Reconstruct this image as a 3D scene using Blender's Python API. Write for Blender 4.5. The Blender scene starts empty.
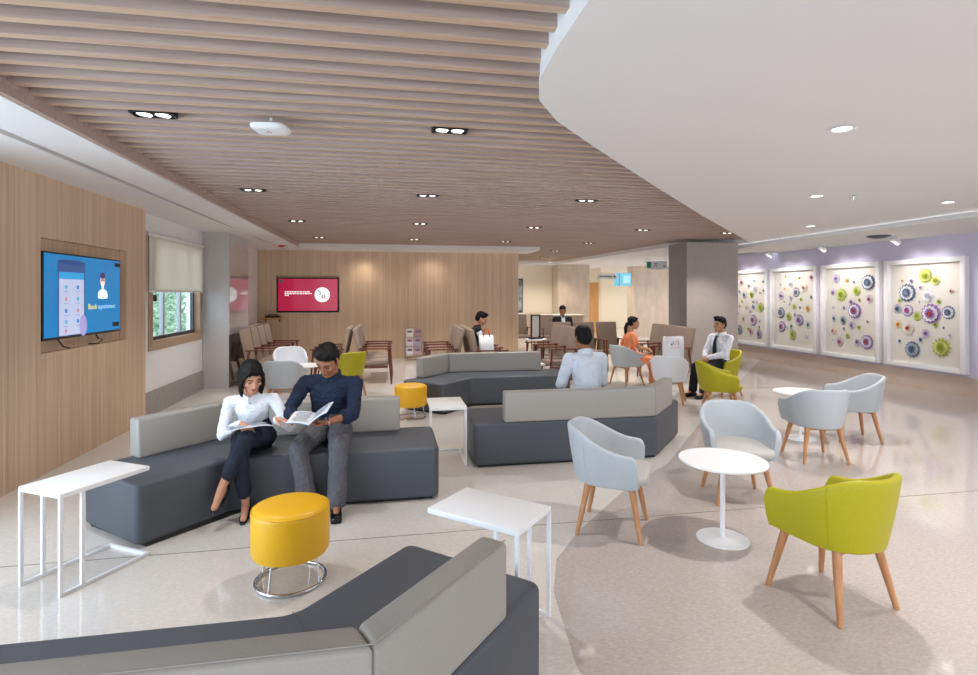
import bpy, bmesh, math, random
from mathutils import Vector, Matrix, noise
PI = math.pi
random.seed(7)
scene = bpy.context.scene
col = scene.collection

# ------------------------------------------------------------------ materials
def lin(h):
    h = h.lstrip('#')
    out = []
    for i in (0, 2, 4):
        c = int(h[i:i + 2], 16) / 255
        out.append(c / 12.92 if c <= .04045 else ((c + .055) / 1.055) ** 2.4)
    return (*out, 1)

MATS = {}
def mat(name, c1, c2=None, scale=(8, 8, 8), detail=4, rough=.6, metal=0, bump=0, spec=.5, lo=.35, hi=.65,
        emit=None, estr=0, coat=0, alpha=1, trans=0, sheen=0, sub=0):
    if name in MATS:
        return MATS[name]
    m = bpy.data.materials.new(name)
    m.use_nodes = True
    nt = m.node_tree
    b = nt.nodes['Principled BSDF']
    b.inputs['Base Color'].default_value = lin(c1)
    b.inputs['Roughness'].default_value = rough
    b.inputs['Metallic'].default_value = metal
    b.inputs['Specular IOR Level'].default_value = spec
    b.inputs['Coat Weight'].default_value = coat
    b.inputs['Transmission Weight'].default_value = trans
    b.inputs['Sheen Weight'].default_value = sheen
    if sub:
        b.inputs['Subsurface Weight'].default_value = sub
        b.inputs['Subsurface Radius'].default_value = (.02, .008, .004)
    if alpha < 1:
        b.inputs['Alpha'].default_value = alpha
    if emit:
        b.inputs['Emission Color'].default_value = lin(emit)
        b.inputs['Emission Strength'].default_value = estr
    if c2 or bump:
        tc = nt.nodes.new('ShaderNodeTexCoord')
        mp = nt.nodes.new('ShaderNodeMapping')
        mp.inputs['Scale'].default_value = scale
        nz = nt.nodes.new('ShaderNodeTexNoise')
        nz.inputs['Scale'].default_value = 1
        nz.inputs['Detail'].default_value = detail
        nt.links.new(tc.outputs['Object'], mp.inputs['Vector'])
        nt.links.new(mp.outputs['Vector'], nz.inputs['Vector'])
        if c2:
            r = nt.nodes.new('ShaderNodeValToRGB')
            r.color_ramp.elements[0].position = lo
            r.color_ramp.elements[1].position = hi
            r.color_ramp.elements[0].color = lin(c1)
            r.color_ramp.elements[1].color = lin(c2)
            nt.links.new(nz.outputs['Fac'], r.inputs['Fac'])
            nt.links.new(r.outputs['Color'], b.inputs['Base Color'])
        if bump:
            bp = nt.nodes.new('ShaderNodeBump')
            bp.inputs['Strength'].default_value = bump
            bp.inputs['Distance'].default_value = .01
            nt.links.new(nz.outputs['Fac'], bp.inputs['Height'])
            nt.links.new(bp.outputs['Normal'], b.inputs['Normal'])
    MATS[name] = m
    return m

def panel_mat():
    """veneer wall: fine vertical reeding with strip to strip colour change"""
    m = bpy.data.materials.new('reeded_veneer')
    m.use_nodes = True
    nt = m.node_tree
    N, L = nt.nodes.new, nt.links.new
    b = nt.nodes['Principled BSDF']
    b.inputs['Roughness'].default_value = .5
    tc = N('ShaderNodeTexCoord')
    sx = N('ShaderNodeSeparateXYZ')
    L(tc.outputs['Object'], sx.inputs[0])
    ad = N('ShaderNodeMath'); ad.operation = 'ADD'
    L(sx.outputs['X'], ad.inputs[0]); L(sx.outputs['Y'], ad.inputs[1])
    # strip index
    mu = N('ShaderNodeMath'); mu.operation = 'MULTIPLY'; mu.inputs[1].default_value = 32
    L(ad.outputs[0], mu.inputs[0])
    fl = N('ShaderNodeMath'); fl.operation = 'FLOOR'
    L(mu.outputs[0], fl.inputs[0])
    fr = N('ShaderNodeMath'); fr.operation = 'FRACT'
    L(mu.outputs[0], fr.inputs[0])
    wn = N('ShaderNodeTexWhiteNoise'); wn.noise_dimensions = '1D'
    L(fl.outputs[0], wn.inputs['W'])
    cm = N('ShaderNodeCombineXYZ')
    m2 = N('ShaderNodeMath'); m2.operation = 'MULTIPLY'; m2.inputs[1].default_value = 60
    L(ad.outputs[0], m2.inputs[0]); L(m2.outputs[0], cm.inputs[0])
    L(sx.outputs['Z'], cm.inputs[2])
    nz = N('ShaderNodeTexNoise'); nz.inputs['Scale'].default_value = 1.5; nz.inputs['Detail'].default_value = 5
    L(cm.outputs[0], nz.inputs['Vector'])
    mx = N('ShaderNodeMath'); mx.operation = 'MULTIPLY_ADD'; mx.inputs[1].default_value = .32; 
    L(wn.outputs['Value'], mx.inputs[0]); L(nz.outputs['Fac'], mx.inputs[2])
    r = N('ShaderNodeValToRGB')
    r.color_ramp.elements[0].position = .3; r.color_ramp.elements[0].color = lin('#C6A688')
    r.color_ramp.elements[1].position = 1.0; r.color_ramp.elements[1].color = lin('#E6CBAE')
    L(mx.outputs[0], r.inputs['Fac'])
    L(r.outputs['Color'], b.inputs['Base Color'])
    # groove between strips
    gp = N('ShaderNodeMath'); gp.operation = 'GREATER_THAN'; gp.inputs[1].default_value = .12
    L(fr.outputs[0], gp.inputs[0])
    bp = N('ShaderNodeBump'); bp.inputs['Strength'].default_value = .6; bp.inputs['Distance'].default_value = .004
    L(gp.outputs[0], bp.inputs['Height']); L(bp.outputs['Normal'], b.inputs['Normal'])
    return m

def floor_mat(name, c1, c2, c3):
    m = bpy.data.materials.new(name)
    m.use_nodes = True
    nt = m.node_tree
    N, L = nt.nodes.new, nt.links.new
    b = nt.nodes['Principled BSDF']
    b.inputs['Roughness'].default_value = .1
    b.inputs['Specular IOR Level'].default_value = .5
    tc = N('ShaderNodeTexCoord')
    mp = N('ShaderNodeMapping'); mp.inputs['Scale'].default_value = (38, 90, 1); mp.inputs['Rotation'].default_value = (0, 0, .6)
    L(tc.outputs['Object'], mp.inputs[0])
    nz = N('ShaderNodeTexNoise'); nz.inputs['Scale'].default_value = 1; nz.inputs['Detail'].default_value = 6; nz.inputs['Distortion'].default_value = .8
    L(mp.outputs[0], nz.inputs['Vector'])
    r = N('ShaderNodeValToRGB')
    e = r.color_ramp.elements
    e[0].position = .36; e[0].color = lin(c1)
    e[1].position = .68; e[1].color = lin(c3)
    k = e.new(.52); k.color = lin(c2)
    L(nz.outputs['Fac'], r.inputs['Fac'])
    n2 = N('ShaderNodeTexNoise'); n2.inputs['Scale'].default_value = .7; n2.inputs['Detail'].default_value = 3
    L(tc.outputs['Object'], n2.inputs['Vector'])
    mr = N('ShaderNodeMapRange'); mr.inputs['To Min'].default_value = .045; mr.inputs['To Max'].default_value = .085
    L(n2.outputs['Fac'], mr.inputs['Value']); L(mr.outputs[0], b.inputs['Roughness'])
    L(r.outputs['Color'], b.inputs['Base Color'])
    return m

M_VENEER = panel_mat()
M_FLOOR = floor_mat('terrazzo_cream', '#CFC7BF', '#D5CDC5', '#DCD6CF')
M_FLOOR2 = floor_mat('terrazzo_taupe', '#AFA49D', '#B6ABA4', '#BEB4AD')
M_JOINT = mat('floor_joint', '#7E746C', rough=.4)
M_WHITE = mat('white_paint', '#E9E6E3', rough=.75)
M_CEIL = mat('ceiling_paint', '#E4E0DE', rough=.8)
M_SLAT = mat('slat_wood', '#B39C92', '#C4AEA4', scale=(1.5, 40, 40), rough=.55)  # pinkish tone puts cool daylight on the slat sides into the colour
M_SLATB = mat('slat_underside_bounce', '#BB9F86', '#CAB098', scale=(1.5, 40, 40), rough=.5)  # same slats, undersides painted warmer for light bounced off the floor
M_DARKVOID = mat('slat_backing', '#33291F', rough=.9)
M_STONE = mat('pillar_stone', '#A2968F', '#B0A59D', scale=(60, 60, 60), rough=.3)
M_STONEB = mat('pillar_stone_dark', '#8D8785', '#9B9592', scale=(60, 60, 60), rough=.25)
M_STONEL = mat('pale_stone', '#B3AFAE', '#CBC8C6', scale=(70, 70, 70), rough=.35)
M_STONEW = mat('warm_stone', '#C3AE9A', '#CFBCA9', scale=(5, 5, 2), rough=.35)
M_SKIRT = mat('grey_skirting', '#9C948E', '#A8A19B', scale=(30, 30, 30), rough=.4)
M_LAV = mat('lavender_paint', '#CFCADF', rough=.7)
M_WAINS = mat('beige_wainscot', '#C8B5A5', '#CFBCAD', scale=(3, 3, 3), rough=.3)
M_GLOSS = mat('gloss_panel', '#BFB7B8', rough=.06, coat=.6)
M_GLOSSD = mat('dark_reflection_panel', '#5C5654', rough=.06, coat=.6)  # darker tone paints in the reflection of chairs low on the column
M_CREAM = mat('cream_wall', '#EFE2CC', rough=.6)
M_ORANGE = mat('door_veneer', '#DDA76A', '#D09A5C', scale=(20, 20, 2), rough=.5)
M_BLACK = mat('black_plastic', '#121214', rough=.35)
M_CHROME = mat('chrome', '#D9DADC', rough=.08, metal=1)
M_WMETAL = mat('white_metal', '#EEEEF0', rough=.35)
M_TABLE = mat('white_laminate', '#F3F2F2', rough=.3)
M_VINYLG = mat('charcoal_vinyl', '#474B52', '#4D5158', scale=(180, 180, 180), rough=.48, bump=.06)
M_VINYLT = mat('taupe_vinyl', '#9E9992', '#A39E97', scale=(160, 160, 160), rough=.45, bump=.06)
M_YEL = mat('sunflower_vinyl', '#E9AE10', '#EDB416', scale=(120, 120, 120), rough=.42, bump=.05)
M_LIME = mat('lime_leather', '#A89E04', '#AFA50A', scale=(160, 160, 160), rough=.5, bump=.08)
M_GREY = mat('grey_fabric', '#ADB2B6', '#B6BABE', scale=(220, 220, 220), rough=.7, bump=.1)
M_GREYI = mat('pale_grey_cushion', '#B4B1AE', '#BDBAB7', scale=(220, 220, 220), rough=.65, bump=.1)
M_WHITEF = mat('white_fabric', '#DADCE2', '#E2E4E8', scale=(220, 220, 220), rough=.7, bump=.1)
M_OAK = mat('oak_leg', '#B07A50', '#C48E62', scale=(40, 40, 4), rough=.45)
M_TAUPEF = mat('taupe_upholstery', '#8F7B6C', '#9A8677', scale=(150, 150, 150), rough=.8, bump=.12)
M_WALNUT = mat('reddish_walnut', '#5F3024', '#74402F', scale=(30, 30, 5), rough=.4)
M_GLASS = mat('window_glass', '#F2FAFD', rough=.0, trans=1, spec=.3)
M_GLASS.node_tree.nodes['Principled BSDF'].inputs['IOR'].default_value = 1.02
def blind_mat():
    m = mat('blind_fabric', '#EFECE2', '#F4F1E9', scale=(60, 60, 2), rough=.9)
    nt = m.node_tree
    t = nt.nodes.new('ShaderNodeBsdfTranslucent'); t.inputs['Color'].default_value = lin('#F4EFE2')
    x = nt.nodes.new('ShaderNodeMixShader'); x.inputs[0].default_value = .42
    nt.links.new(nt.nodes['Principled BSDF'].outputs[0], x.inputs[1]); nt.links.new(t.outputs[0], x.inputs[2])
    nt.links.new(x.outputs[0], nt.nodes['Material Output'].inputs[0])
    return m
M_BLIND = blind_mat()
M_FRAMEW = mat('window_timber', '#B79A7F', rough=.5)
M_ALU = mat('dark_aluminium', '#4A4D50', rough=.4, metal=.5)
M_ALUL = mat('pale_aluminium', '#B9C4CC', rough=.4)
M_LAMP = mat('lamp_lens', '#FFFFFF', emit='#FFF6E8', estr=7)
M_SCREENB = mat('screen_blue', '#0A7FC4', emit='#0A84C8', estr=.6, rough=.25)
M_SCREENR = mat('screen_crimson', '#B01C46', emit='#B8204A', estr=.6, rough=.15)
def emi(name, c, s=.8):
    return mat(name, c, emit=c, estr=s, rough=.3)

# ------------------------------------------------------------------ mesh helpers
class MB:
    """collects shapes, each with its own material slot, then links them as one object"""
    def __init__(self):
        self.bm = bmesh.new(); self.mats = []
    def slot(self, m):
        if m not in self.mats: self.mats.append(m)
        return self.mats.index(m)
    def _done(self, faces, m, smooth):
        i = self.slot(m) if m else 0
        for f in faces:
            f.material_index = i; f.smooth = smooth
    def box(self, c, s, m=None, rot=None, bevel=0, seg=2, smooth=False):
        b = bmesh.new()
        bmesh.ops.create_cube(b, size=1)
        bmesh.ops.scale(b, vec=s, verts=b.verts)
        if bevel:
            bmesh.ops.bevel(b, geom=b.edges[:], offset=bevel, segments=seg, profile=.5, affect='EDGES')
        M = Matrix.Translation(c)
        if rot is not None: M = M @ (rot if isinstance(rot, Matrix) else Matrix.Rotation(rot, 4, 'Z'))
        bmesh.ops.transform(b, matrix=M, verts=b.verts)
        return self.merge(b, m, smooth or bevel > 0)
    def merge(self, b, m=None, smooth=False):
        n0 = len(self.bm.faces)
        vm = {v: self.bm.verts.new(v.co) for v in b.verts}
        fs = []
        for f in b.faces:
            try: fs.append(self.bm.faces.new([vm[v] for v in f.verts]))
            except ValueError: pass
        b.free()
        self._done(fs, m, smooth)
        return self
    def grid(self, rows, m=None, closed_u=False, closed_v=False, smooth=True, cap0=False, cap1=False):
        """rows: list of point rings"""
        vs = [[self.bm.verts.new(p) for p in r] for r in rows]
        fs = []
        nr, nc = len(vs), len(vs[0])
        for i in range(nr if closed_u else nr - 1):
            for j in range(nc if closed_v else nc - 1):
                a, b2 = vs[i], vs[(i + 1) % nr]
                try: fs.append(self.bm.faces.new((a[j], a[(j + 1) % nc], b2[(j + 1) % nc], b2[j])))
                except ValueError: pass
        if cap0: fs.append(self.bm.faces.new(list(reversed(vs[0]))))
        if cap1: fs.append(self.bm.faces.new(vs[-1]))
        self._done(fs, m, smooth)
        return self
    def cyl(self, p0, p1, r0, r1=None, m=None, n=16, smooth=True):
        r1 = r0 if r1 is None else r1
        p0, p1 = Vector(p0), Vector(p1)
        d = (p1 - p0).normalized()
        a = d.orthogonal().normalized(); b = d.cross(a)
        ring = lambda p, r: [p + (a * math.cos(t) + b * math.sin(t)) * r for t in (2 * PI * k / n for k in range(n))]
        return self.grid([ring(p0, r0), ring(p1, r1)], m, closed_v=True, smooth=smooth, cap0=True, cap1=True)
    def tube(self, pts, r, m=None, n=10, closed=False, sq=False):
        pts = [Vector(p) for p in pts]
        rows = []
        L = len(pts)
        for i, p in enumerate(pts):
            if closed: t = (pts[(i + 1) % L] - pts[i - 1]).normalized()
            else: t = (pts[min(i + 1, L - 1)] - pts[max(i - 1, 0)]).normalized()
            up = Vector((0, 0, 1)) if abs(t.z) < .95 else Vector((1, 0, 0))
            a = t.cross(up).normalized(); b = a.cross(t)
            rr = r[i] if isinstance(r, (list, tuple)) else r
            rows.append([p + (a * math.cos(q) + b * math.sin(q)) * rr for q in (2 * PI * (k + .5) / n for k in range(n))])
        return self.grid(rows, m, closed_u=closed, closed_v=True, cap0=not closed, cap1=not closed, smooth=not sq)
    def lathe(self, prof, m=None, n=40, c=(0, 0, 0), smooth=True, ring=False):
        rows = [[Vector((c[0] + r * math.cos(2 * PI * k / n), c[1] + r * math.sin(2 * PI * k / n), c[2] + z)) for k in range(n)] for r, z in prof]
        return self.grid(rows, m, closed_u=ring, closed_v=True, smooth=smooth, cap0=not ring, cap1=not ring)
    def prism(self, poly, z0, z1, m=None, bevel=0, seg=3, vbevel=None):
        b = bmesh.new()
        vs = [b.verts.new((x, y, z0)) for x, y in poly]
        f = b.faces.new(vs)
        f.normal_update()
        if f.normal.z < 0: f.normal_flip()
        r = bmesh.ops.extrude_face_region(b, geom=[f], use_keep_orig=True)
        top = [v for v in r['geom'] if isinstance(v, bmesh.types.BMVert)]
        for v in top: v.co.z = z1
        bmesh.ops.recalc_face_normals(b, faces=b.faces)
        if vbevel:
            es = [e for e in b.edges if abs(e.verts[0].co.z - e.verts[1].co.z) > 1e-5]
            bmesh.ops.bevel(b, geom=es, offset=vbevel, segments=5, profile=.5, affect='EDGES')
        if bevel:
            es = [e for e in b.edges if len(e.link_faces) == 2 and e.calc_face_angle(0) > .6]
            bmesh.ops.bevel(b, geom=es, offset=bevel, segments=seg, profile=.5, affect='EDGES')
        return self.merge(b, m, bevel > 0)
    def xform(self, M):
        bmesh.ops.transform(self.bm, matrix=M, verts=self.bm.verts); return self
    def build(self, name, m=None, parent=None, autosmooth=True):
        bmesh.ops.recalc_face_normals(self.bm, faces=self.bm.faces)
        me = bpy.data.meshes.new(name)
        self.bm.to_mesh(me); self.bm.free()
        mats = self.mats or [m or M_WHITE]
        for q in mats: me.materials.append(q if q else m)
        if autosmooth:
            me.set_sharp_from_angle(angle=math.radians(38))
        o = bpy.data.objects.new(name, me)
        col.objects.link(o)
        if parent: o.parent = parent
        return o

def tag(o, label=None, cat=None, group=None, kind=None):
    if label: o['label'] = label
    if cat: o['category'] = cat
    if group: o['group'] = group
    if kind: o['kind'] = kind
    return o
def empty(name, loc=(0, 0, 0), rz=0, label=None, cat=None, group=None, kind=None):
    o = bpy.data.objects.new(name, None)
    col.objects.link(o)
    o.empty_display_size = .1
    o.location = loc; o.rotation_euler = (0, 0, rz)
    return tag(o, label, cat, group, kind)
KIDS = {}
def copy_tree(o, parent=None):
    c = o.copy(); col.objects.link(c)
    if parent: c.parent = parent
    for ch in [k for k in bpy.data.objects if k.parent == o]:
        copy_tree(ch, c)
    return c
def place(proto, used, loc, rz, label, group=None):
    """first call puts the prototype itself, later ones put copies"""
    o = proto if not used else copy_tree(proto)
    used.append(o)
    o.location = loc; o.rotation_euler = (0, 0, rz); o['label'] = label
    if group: o['group'] = group
    return o
def struct(o):
    o['kind'] = 'structure'; return o
def heading(fx, fy):
    """rotation that turns local +Y to (fx, fy)"""
    return math.atan2(-fx, fy)
# ------------------------------------------------------------------ the room
FL = -4.2; FY0 = -3.0
CURVE = [(.74, -3), (.74, 2.35), (.76, 2.7), (.84, 3.02), (1.05, 3.36), (1.58, 3.98), (2.83, 5.38), (4.28, 6.98), (6.75, 9.62), (7.67, 10.6)]
FAR = [(7.55, 10.85), (6.46, 12.05), (6.3, 14.3), (6.12, 19.2)]
# floor: cream field and a taupe field with a curved border
b = MB()
fc = [(.86, -3), (.84, 2.4), (.92, 3.0), (1.05, 3.36), (1.32, 3.72), (1.98, 4.42), (2.76, 5.08), (4.3, 6.9), (6.8, 9.7), (9.5, 12.7)]
vs = [b.bm.verts.new((x, y, 0)) for x, y in [(FL, -3)] + fc + [(14, 12.7), (14, 27), (FL, 27)]]
f1 = b.bm.faces.new(vs)
vs2 = [b.bm.verts.new((x, y, 0)) for x, y in list(reversed(fc)) + [(14, -3), (14, 12.7)]]
f2 = b.bm.faces.new(vs2)
b.slot(M_FLOOR); b.slot(M_FLOOR2); f2.material_index = 1
for f in (f1, f2):
    f.normal_update()
bmesh.ops.triangulate(b.bm, faces=b.bm.faces[:])
struct(b.build('floor', autosmooth=False))
b = MB()
for y in (3.88, 8.84):
    b.box((3.1, y, .0008), (13.6, .006, .0016), M_JOINT)
struct(b.build('trim_1'))

# left wall, its veneer box with a television recess, and the back wall with its recess
def rect_wall_x(b, X, Y0, Y1, z0, z1, holes, th, m):
    """wall at X (front face towards +X), thickness th to -X, rectangular holes (y0,y1,z0,z1)"""
    ys = sorted({Y0, Y1, *[h[0] for h in holes], *[h[1] for h in holes]})
    for i in range(len(ys) - 1):
        zs = [(z0, z1)]
        for h in holes:
            if h[0] <= ys[i] + 1e-6 and h[1] >= ys[i + 1] - 1e-6:
                zs = [(z0, h[2]), (h[3], z1)]
        for a, c in zs:
            if c - a > 1e-4:
                b.box((X - th / 2, (ys[i] + ys[i + 1]) / 2, (a + c) / 2), (th, ys[i + 1] - ys[i], c - a), m)
XW = -3.30
H1 = (8.34, 10.36, .98, 2.52)       # window beside the veneer wall
H2 = (12.1, 13.35, 1.0, 2.5)
b = MB()
rect_wall_x(b, XW, 4.6, 14.62, 0, 3.1, [H1, H2], .22, M_WHITE)
rect_wall_x(b, XW - .05, 4.3, 4.6, 0, 3.1, [], .17, M_STONEL)
struct(b.build('wall_left'))
b = MB()
R1 = (5.74, 7.43, 1.14, 2.23)
rect_wall_x(b, -3.2, 5.3, 7.95, 0, 2.81, [R1], .098, M_VENEER)
b.box((-3.292, (R1[0] + R1[1]) / 2, (R1[2] + R1[3]) / 2), (.012, R1[1] - R1[0], R1[3] - R1[2]), M_VENEER)
rect_wall_x(b, -3.2, 4.6, 5.294, 0, 2.81, [], .098, M_VENEER)
struct(b.build('wall_left_panelling'))
b = MB()
b.box((XW + .012, 9.24, .17), (.02, 2.58, .34), M_SKIRT)
struct(b.build('baseboard_left'))
b = MB()
b.box((XW + .02, 13.22, .47), (.036, 2.7, .94), M_VENEER)
b.box((XW + .05, 13.22, .955), (.1, 2.7, .03), M_WHITE)
struct(b.build('trim_2'))
b = MB()
YB = 14.6
R2 = (-2.84, -1.29, 1.22, 2.17)
xs = [(-3.5, R2[0], 0, 3.1), (R2[1], 3.47, 0, 3.1), (R2[0], R2[1], 0, R2[2]), (R2[0], R2[1], R2[3], 3.1)]
for x0, x1, z0, z1 in xs:
    b.box(((x0 + x1) / 2, YB + .06, (z0 + z1) / 2), (x1 - x0, .12, z1 - z0), M_VENEER)
b.box(((R2[0] + R2[1]) / 2, YB + .114, (R2[2] + R2[3]) / 2), (R2[1] - R2[0], .012, R2[3] - R2[2]), M_VENEER)
b.box((-.02, YB + .2, 1.55), (6.98, .16, 3.1), M_VENEER)
b.box((3.45, YB + 2.4, 1.55), (.12, 4.5, 3.1), M_WHITE)
struct(b.build('wall_back'))

# windows
def window(n, h, blind_drop, n_bars):
    y0, y1, z0, z1 = h
    w = MB()
    t = .05
    X = XW - .1
    for y in (y0 + t / 2, y1 - t / 2):
        w.box((XW - .06, y, (z0 + z1) / 2), (.16, t, z1 - z0), M_FRAMEW)
    for z in (z0 + t / 2, z1 - t / 2):
        w.box((XW - .06, (y0 + y1) / 2, z), (.16, y1 - y0 - 2 * t, t), M_FRAMEW)
    w.box((XW + .004, (y0 + y1) / 2, z0 - .035), (.02, y1 - y0 + .14, .09), M_FRAMEW)
    for y in (y0 - .035, y1 + .035):
        w.box((XW + .004, y, (z0 + z1) / 2), (.02, .07, z1 - z0), M_FRAMEW)
    root = struct(w.build('window_%d' % n))
    s = MB()
    a = t
    for y in (y0 + a + .025, y1 - a - .025):
        s.box((X, y, (z0 + z1) / 2), (.05, .05, z1 - z0 - 2 * a), M_ALU)
    for z in (z0 + a + .025, z1 - a - .025):
        s.box((X, (y0 + y1) / 2, z), (.05, y1 - y0 - 2 * a - .1, .05), M_ALU)
    for k in range(n_bars):
        yy = y0 + (y1 - y0) * (k + 1) / (n_bars + 1)
        s.box((X, yy, (z0 + z1) / 2), (.05, .07, z1 - z0 - 2 * a - .1), M_ALUL)
    s.build('sash', None, root)
    g = MB()
    g.box((X - .005, (y0 + y1) / 2, (z0 + z1) / 2), (.006, y1 - y0 - 2 * a - .1, z1 - z0 - 2 * a - .1), M_GLASS)
    g.build('glass_pane', None, root)
    if n == 1:
        hb = MB(); hb.box((X + .04, y0 + .32, z0 + .66), (.04, .05, .1), M_BLACK, bevel=.01)
        hb.build('window_latch', None, root)
window(1, H1, 0, 2)
window(2, H2, 0, 1)
def blind(y0, y1, z0, z1, label):
    r = empty('roller_blind', (XW + .03, (y0 + y1) / 2, z1), 0, label, 'blind', 'roller blinds on the window wall')
    w = (y1 - y0)
    a = MB(); a.cyl((.012, -w / 2 - .03, 0), (.012, w / 2 + .03, 0), .028, m=M_WHITE, n=14); a.build('roller_tube', None, r)
    a = MB()
    rows = []
    for i in range(13):
        z = -i / 12 * (z1 - z0)
        rows.append([Vector((.03 + .004 * math.sin(j * 1.9 + i * .1), -w / 2 + w * j / 24, z)) for j in range(25)])
    a.grid(rows, M_BLIND)
    o = a.build('blind_fabric', None, r)
    md = o.modifiers.new('thick', 'SOLIDIFY'); md.thickness = .002
    a = MB(); a.box((.03, 0, -(z1 - z0)), (.018, w, .03), M_WHITE, bevel=.006); a.build('bottom_bar', None, r)
    for s in (-1, 1):
        a = MB(); a.cyl((0, s * (w / 2 + .035), 0), (0, s * (w / 2 + .06), 0), .035, m=M_CHROME, n=14)
        a.box((-.012, s * (w / 2 + .048), 0), (.03, .03, .07), M_WHITE)
        a.build('bracket', None, r)
    a = MB(); a.tube([(.03, -w / 2 - .05, 0), (.035, -w / 2 - .05, -.7), (.03, -w / 2 - .05, -1.25)], .003, M_WHITE, n=6)
    a.build('pull_cord', None, r)
blind(8.16, 10.36, 1.74, 2.53, 'long white roller blind half lowered over the nearer window beside the television wall')
blind(12.05, 13.4, 1.72, 2.5, 'narrow white roller blind over the far window behind the pale stone column')

# columns
def column(name, x0, x1, y0, y1, mf, ml, seams, z1=2.81):
    b = MB()
    zs = [0] + seams + [z1]
    for i in range(len(zs) - 1):
        g = .004 if i else 0
        b.box(((x0 + x1) / 2, (y0 + y1) / 2, (zs[i] + g + zs[i + 1]) / 2), (x1 - x0, y1 - y0, zs[i + 1] - zs[i] - g), mf)
        if i: b.box(((x0 + x1) / 2, (y0 + y1) / 2, zs[i] + .002), (x1 - x0 - .01, y1 - y0 - .01, .004), M_SKIRT)
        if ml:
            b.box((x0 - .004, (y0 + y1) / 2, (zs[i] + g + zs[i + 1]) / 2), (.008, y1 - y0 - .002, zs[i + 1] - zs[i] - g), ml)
    return struct(b.build(name))
o = column('column_left', -3.29, -2.86, 10.5, 11.82, M_STONEL, None, [])
a = MB(); a.box((-2.852, 11.16, 1.83), (.016, 1.3, 1.72), M_GLOSS)
a.build('gloss_panel', None, o)
a = MB(); a.box((-2.854, 11.16, .485), (.012, 1.3, .95), M_GLOSSD)
a.build('dark_reflection_panel', None, o)
column('column_right', 6.26, 7.47, 10.73, 11.5, M_STONE, M_STONEB, [1.0, 2.0])
column('column_far', 6.2, 7.42, 19.6, 20.4, M_STONEW, None, [1.2])

# far lobby
b = MB()
b.box((4.95, 20.5, 1.9), (2.9, .12, 1.9), M_CREAM)
b.box((4.95, 20.48, .47), (2.9, .16, .94), M_STONEW)
struct(b.build('wall_far'))
b = MB()
b.box((10.5, 26.0, 1.45), (8, .15, 2.9), M_CREAM)
b.box((9.05, 24.4, 1.45), (.12, 3.2, 2.9), M_CREAM)
struct(b.build('wall_corridor'))
b = MB()
for x0, x1 in ((9.62, 10.6), (10.604, 11.9), (11.904, 14)):
    b.box(((x0 + x1) / 2, 20.8, .62), (x1 - x0, .6, 1.24), M_STONEW)
    b.box(((x0 + x1) / 2, 20.8, 2.03), (x1 - x0, .6, 1.57), M_STONEW)
b.box((11.8, 20.82, 1.24), (4.3, .6, .02), M_SKIRT)
struct(b.build('wall_stone'))
d = MB()
d.box((8.6, 22.82, 1.1), (.9, .06, 2.2), M_ORANGE)
o = struct(d.build('door_1'))
d = MB(); d.box((8.6, 22.84, 2.5), (1.1, .1, .56), M_CREAM)
for x in (8.1, 9.1): d.box((x, 22.84, 1.1), (.1, .12, 2.2), M_CREAM)
d.build('door_frame', None, o)
d = MB(); d.cyl((8.78, 22.76, 1.05), (8.66, 22.76, 1.05), .014, m=M_CHROME, n=8); d.cyl((8.78, 22.8, 1.05), (8.78, 22.75, 1.05), .014, m=M_CHROME, n=8)
d.build('door_handle', M_CHROME, o)

# right wall
XR = 9.45
b = MB()
b.box((XR + .1, 8.8, 1.6), (.2, 11.6, 2.6), M_LAV)
b.box((XR + .1, 8.8, .15), (.2, 11.6, .3), M_WAINS)
struct(b.build('wall_right'))
b = MB()
b.box((XR - .006, 8.8, .155), (.03, 11.6, .31), M_WAINS)
struct(b.build('baseboard_right'))

# ceilings
ZS, ZW = 2.90, 2.81
def slat_spans(y):
    """x intervals of the slatted ceiling at depth y"""
    x0 = -2.13 if y < 13.45 else 3.78
    def xr(y):
        pts = CURVE
        if y <= pts[-1][1]:
            for (xa, ya), (xb, yb) in zip(pts, pts[1:]):
                if ya <= y <= yb: return xa + (xb - xa) * (y - ya) / (yb - ya)
        pts = [CURVE[-1]] + FAR
        for (xa, ya), (xb, yb) in zip(pts, pts[1:]):
            if ya <= y <= yb: return xa + (xb - xa) * (y - ya) / (yb - ya)
        return None
    r = xr(y)
    return (x0, r) if r and r > x0 else None
b = MB()
y = 2.69 - 34 * .1675
while y < 19.2:
    if y > -2.9:
        s = slat_spans(y)
        if s:
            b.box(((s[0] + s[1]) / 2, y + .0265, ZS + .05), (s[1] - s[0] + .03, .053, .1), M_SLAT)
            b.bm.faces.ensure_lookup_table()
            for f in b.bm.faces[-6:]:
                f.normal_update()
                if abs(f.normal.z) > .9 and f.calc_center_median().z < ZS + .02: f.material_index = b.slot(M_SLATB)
    y += .1675
struct(b.build('ceiling_slats'))
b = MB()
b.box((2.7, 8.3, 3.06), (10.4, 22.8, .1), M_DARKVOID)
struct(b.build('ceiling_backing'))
b = MB()
poly = CURVE + FAR + [(3.72, 19.3), (3.72, 27), (14, 27), (14, 12.3), (7.76, 12.3), (7.76, -3)]
b.prism(poly, ZW, ZW + .2, M_CEIL)
struct(b.build('ceiling_white'))
b = MB()
b.box((8.55, 4.5, 2.7275), (1.9, 15, .015), M_CEIL)      # lower soffit over the picture wall
b.box((7.61, 4.5, 2.745), (.02, 15, .02), M_CEIL)
b.box((7.8, 4.5, 2.8), (.03, 15, .13), M_CEIL)
b.box((9.6, 8.8, 2.9), (.3, 11.6, .3), M_CEIL)
struct(b.build('ceiling_soffit'))
b = MB()
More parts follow.
